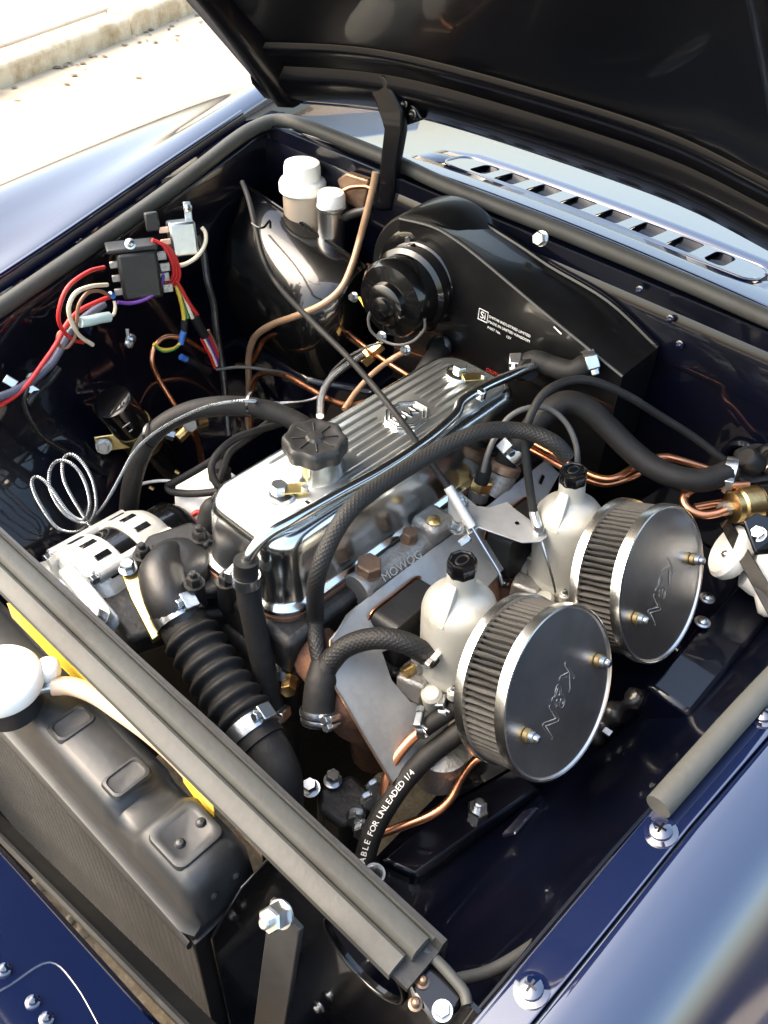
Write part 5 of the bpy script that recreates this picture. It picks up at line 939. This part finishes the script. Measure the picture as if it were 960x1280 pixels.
G().prism([(0.3133,0.3883,-0.035),(0.3166,0.4084,-0.035),(0.3382,0.4212,-0.04),(0.3544,0.3976,-0.055),(0.3381,0.3779,-0.055)], (0,0,-.006)).build('strap_foot', 'gloss', hc, bevel=.002); bolt(hc, (0.3308,0.3914,-0.045), (-.1,-.6,.7), .012, .009, 'zinc', .008)
wm = thing('washer_motor', 'white plastic pump body behind a black diagonal strap', 'pump', (0.3465,0.4067,-0.13))
G().lathe([(.0,0),(.026,.002),(.030,.008),(.030,.016),(.026,.020)], frame((0.3202,0.411,-0.1), (-.8,-.45,.35)) @ Matrix.Rotation(0,4,'Z'), 36).build('end_cap', 'white', wm, ang=40)
G().lathe([(.026,0),(.030,.012),(.033,.05),(.034,.09)], frame((0.3302,0.4146,-0.105), (.8,.3,-.1)), 36).build('body', 'white', wm, ang=50)
G().lathe([(.0,-.002),(.018,0),(.0225,.006),(.0225,.05)], frame((0.353,0.3988,-0.125), (.75,.5,.3)), 32).build('lower_body', 'white', wm, ang=50)
screw(wm, (0.3107,0.3953,-0.092), (-.8,-.45,.35), .004, 'zinc')
sa, sb_ = V((0.2893,0.4208,-0.075)), V((0.3858,0.3474,-0.085)); sd_ = (sb_-sa).normalized(); cr = sd_.cross(V((-.3,-.6,.7))).normalized()
g = G(); g.prism([sa-cr*.006, sa+cr*.006, sb_+cr*.008, sb_-cr*.008], V((-.3,-.6,.7)).normalized()*.003); g.build('diagonal_strap', 'gloss', wm, bevel=.0008)
# ------------------------------------------------------------------ lower engine fittings near the fuel hose
lb = thing('engine_mount', 'black engine mounting block with plated bolts below the heat shield', 'engine mount', (0.1436,-0.0062,-0.3))
G().prism([(0.1427,-0.0396,-0.22),(0.1555,-0.0032,-0.22),(0.1868,-0.0026,-0.22),(0.1966,-0.0219,-0.22),(0.1906,-0.0501,-0.22),(0.1632,-0.0543,-0.22)], (0,0,-.08)).build('block', 'iron', lb, bevel=.006)
for p, d in zip([(0.1421,-0.0454,-0.215),(0.1509,-0.0251,-0.215),(0.1846,-0.0016,-0.215),(0.1894,-0.0156,-0.215),(0.1915,-0.0352,-0.215),(0.2035,-0.0402,-0.215)], ((0,-.2,1),(0,0,1),(.6,-.4,.6),(.6,-.4,.6),(.5,-.7,.5),(.5,-.7,.5))): bolt(lb, p, d, .012, .011, 'zinc', .009)
G().lathe([(.0075,-.03),(.0075,-.004),(.0095,-.004),(.0095,.004),(.0075,.004),(.0062,.002),(.0062,-.02)], frame((0.2443,-0.0669,-0.21), (.05,0,1)), 24, cap=False).build('plated_tube', 'zinc', lb)
# loose debris: oily rag of black plastic on the rail by the filter
rg = thing('loom_end', 'crumpled black taped cable bundle on rail behind filters', 'cable bundle', (0.3083,0.2182,-0.2))
G().tube([(0.302,0.1907,-0.22),(0.3053,0.2072,-0.21),(0.3075,0.2241,-0.2),(0.3143,0.2473,-0.2),(0.318,0.265,-0.2)], .012, 10, 6, rf=lambda t, l: .010+.004*math.sin(t*17)).build('bundle', 'tape', rg, ang=60); G().box(None, (.008,.006,.004), frame((0.3151,0.1983,-0.2), (0,-.3,1))).build('clip', 'zinc', rg)
# ------------------------------------------------------------------ small fittings that make the bay look used
iw = [o for o in bpy.data.objects if o.name.startswith('inner_wing')]
near_iw = iw[1]
for y in (-.25,-.19,-.13,-.07,-.01,.05,.11,.17,.23,.29): G().lathe([(.0032,-.0004),(.0030,.0003),(.0012,.0007),(0,.0007)], frame((nearx(y)-.0085, y, lipz(y)-.065), (-1,0,.12)), 12).build('spot_weld', 'bay', near_iw)
G().tube([(nearx(y)-.014, y, lipz(y)-.095) for y in (-.30,-.15,0,.15,.3,.45)], .0022, 8, 4).build('seam_bead', 'bay', near_iw, ang=60)
G().box(None, (.030,.020,.003), frame((0.335,-0.0078,-0.0779), (-.9,0,.5), (0,1,0))).build('blanking_plate', 'bay', near_iw, bevel=.0015)
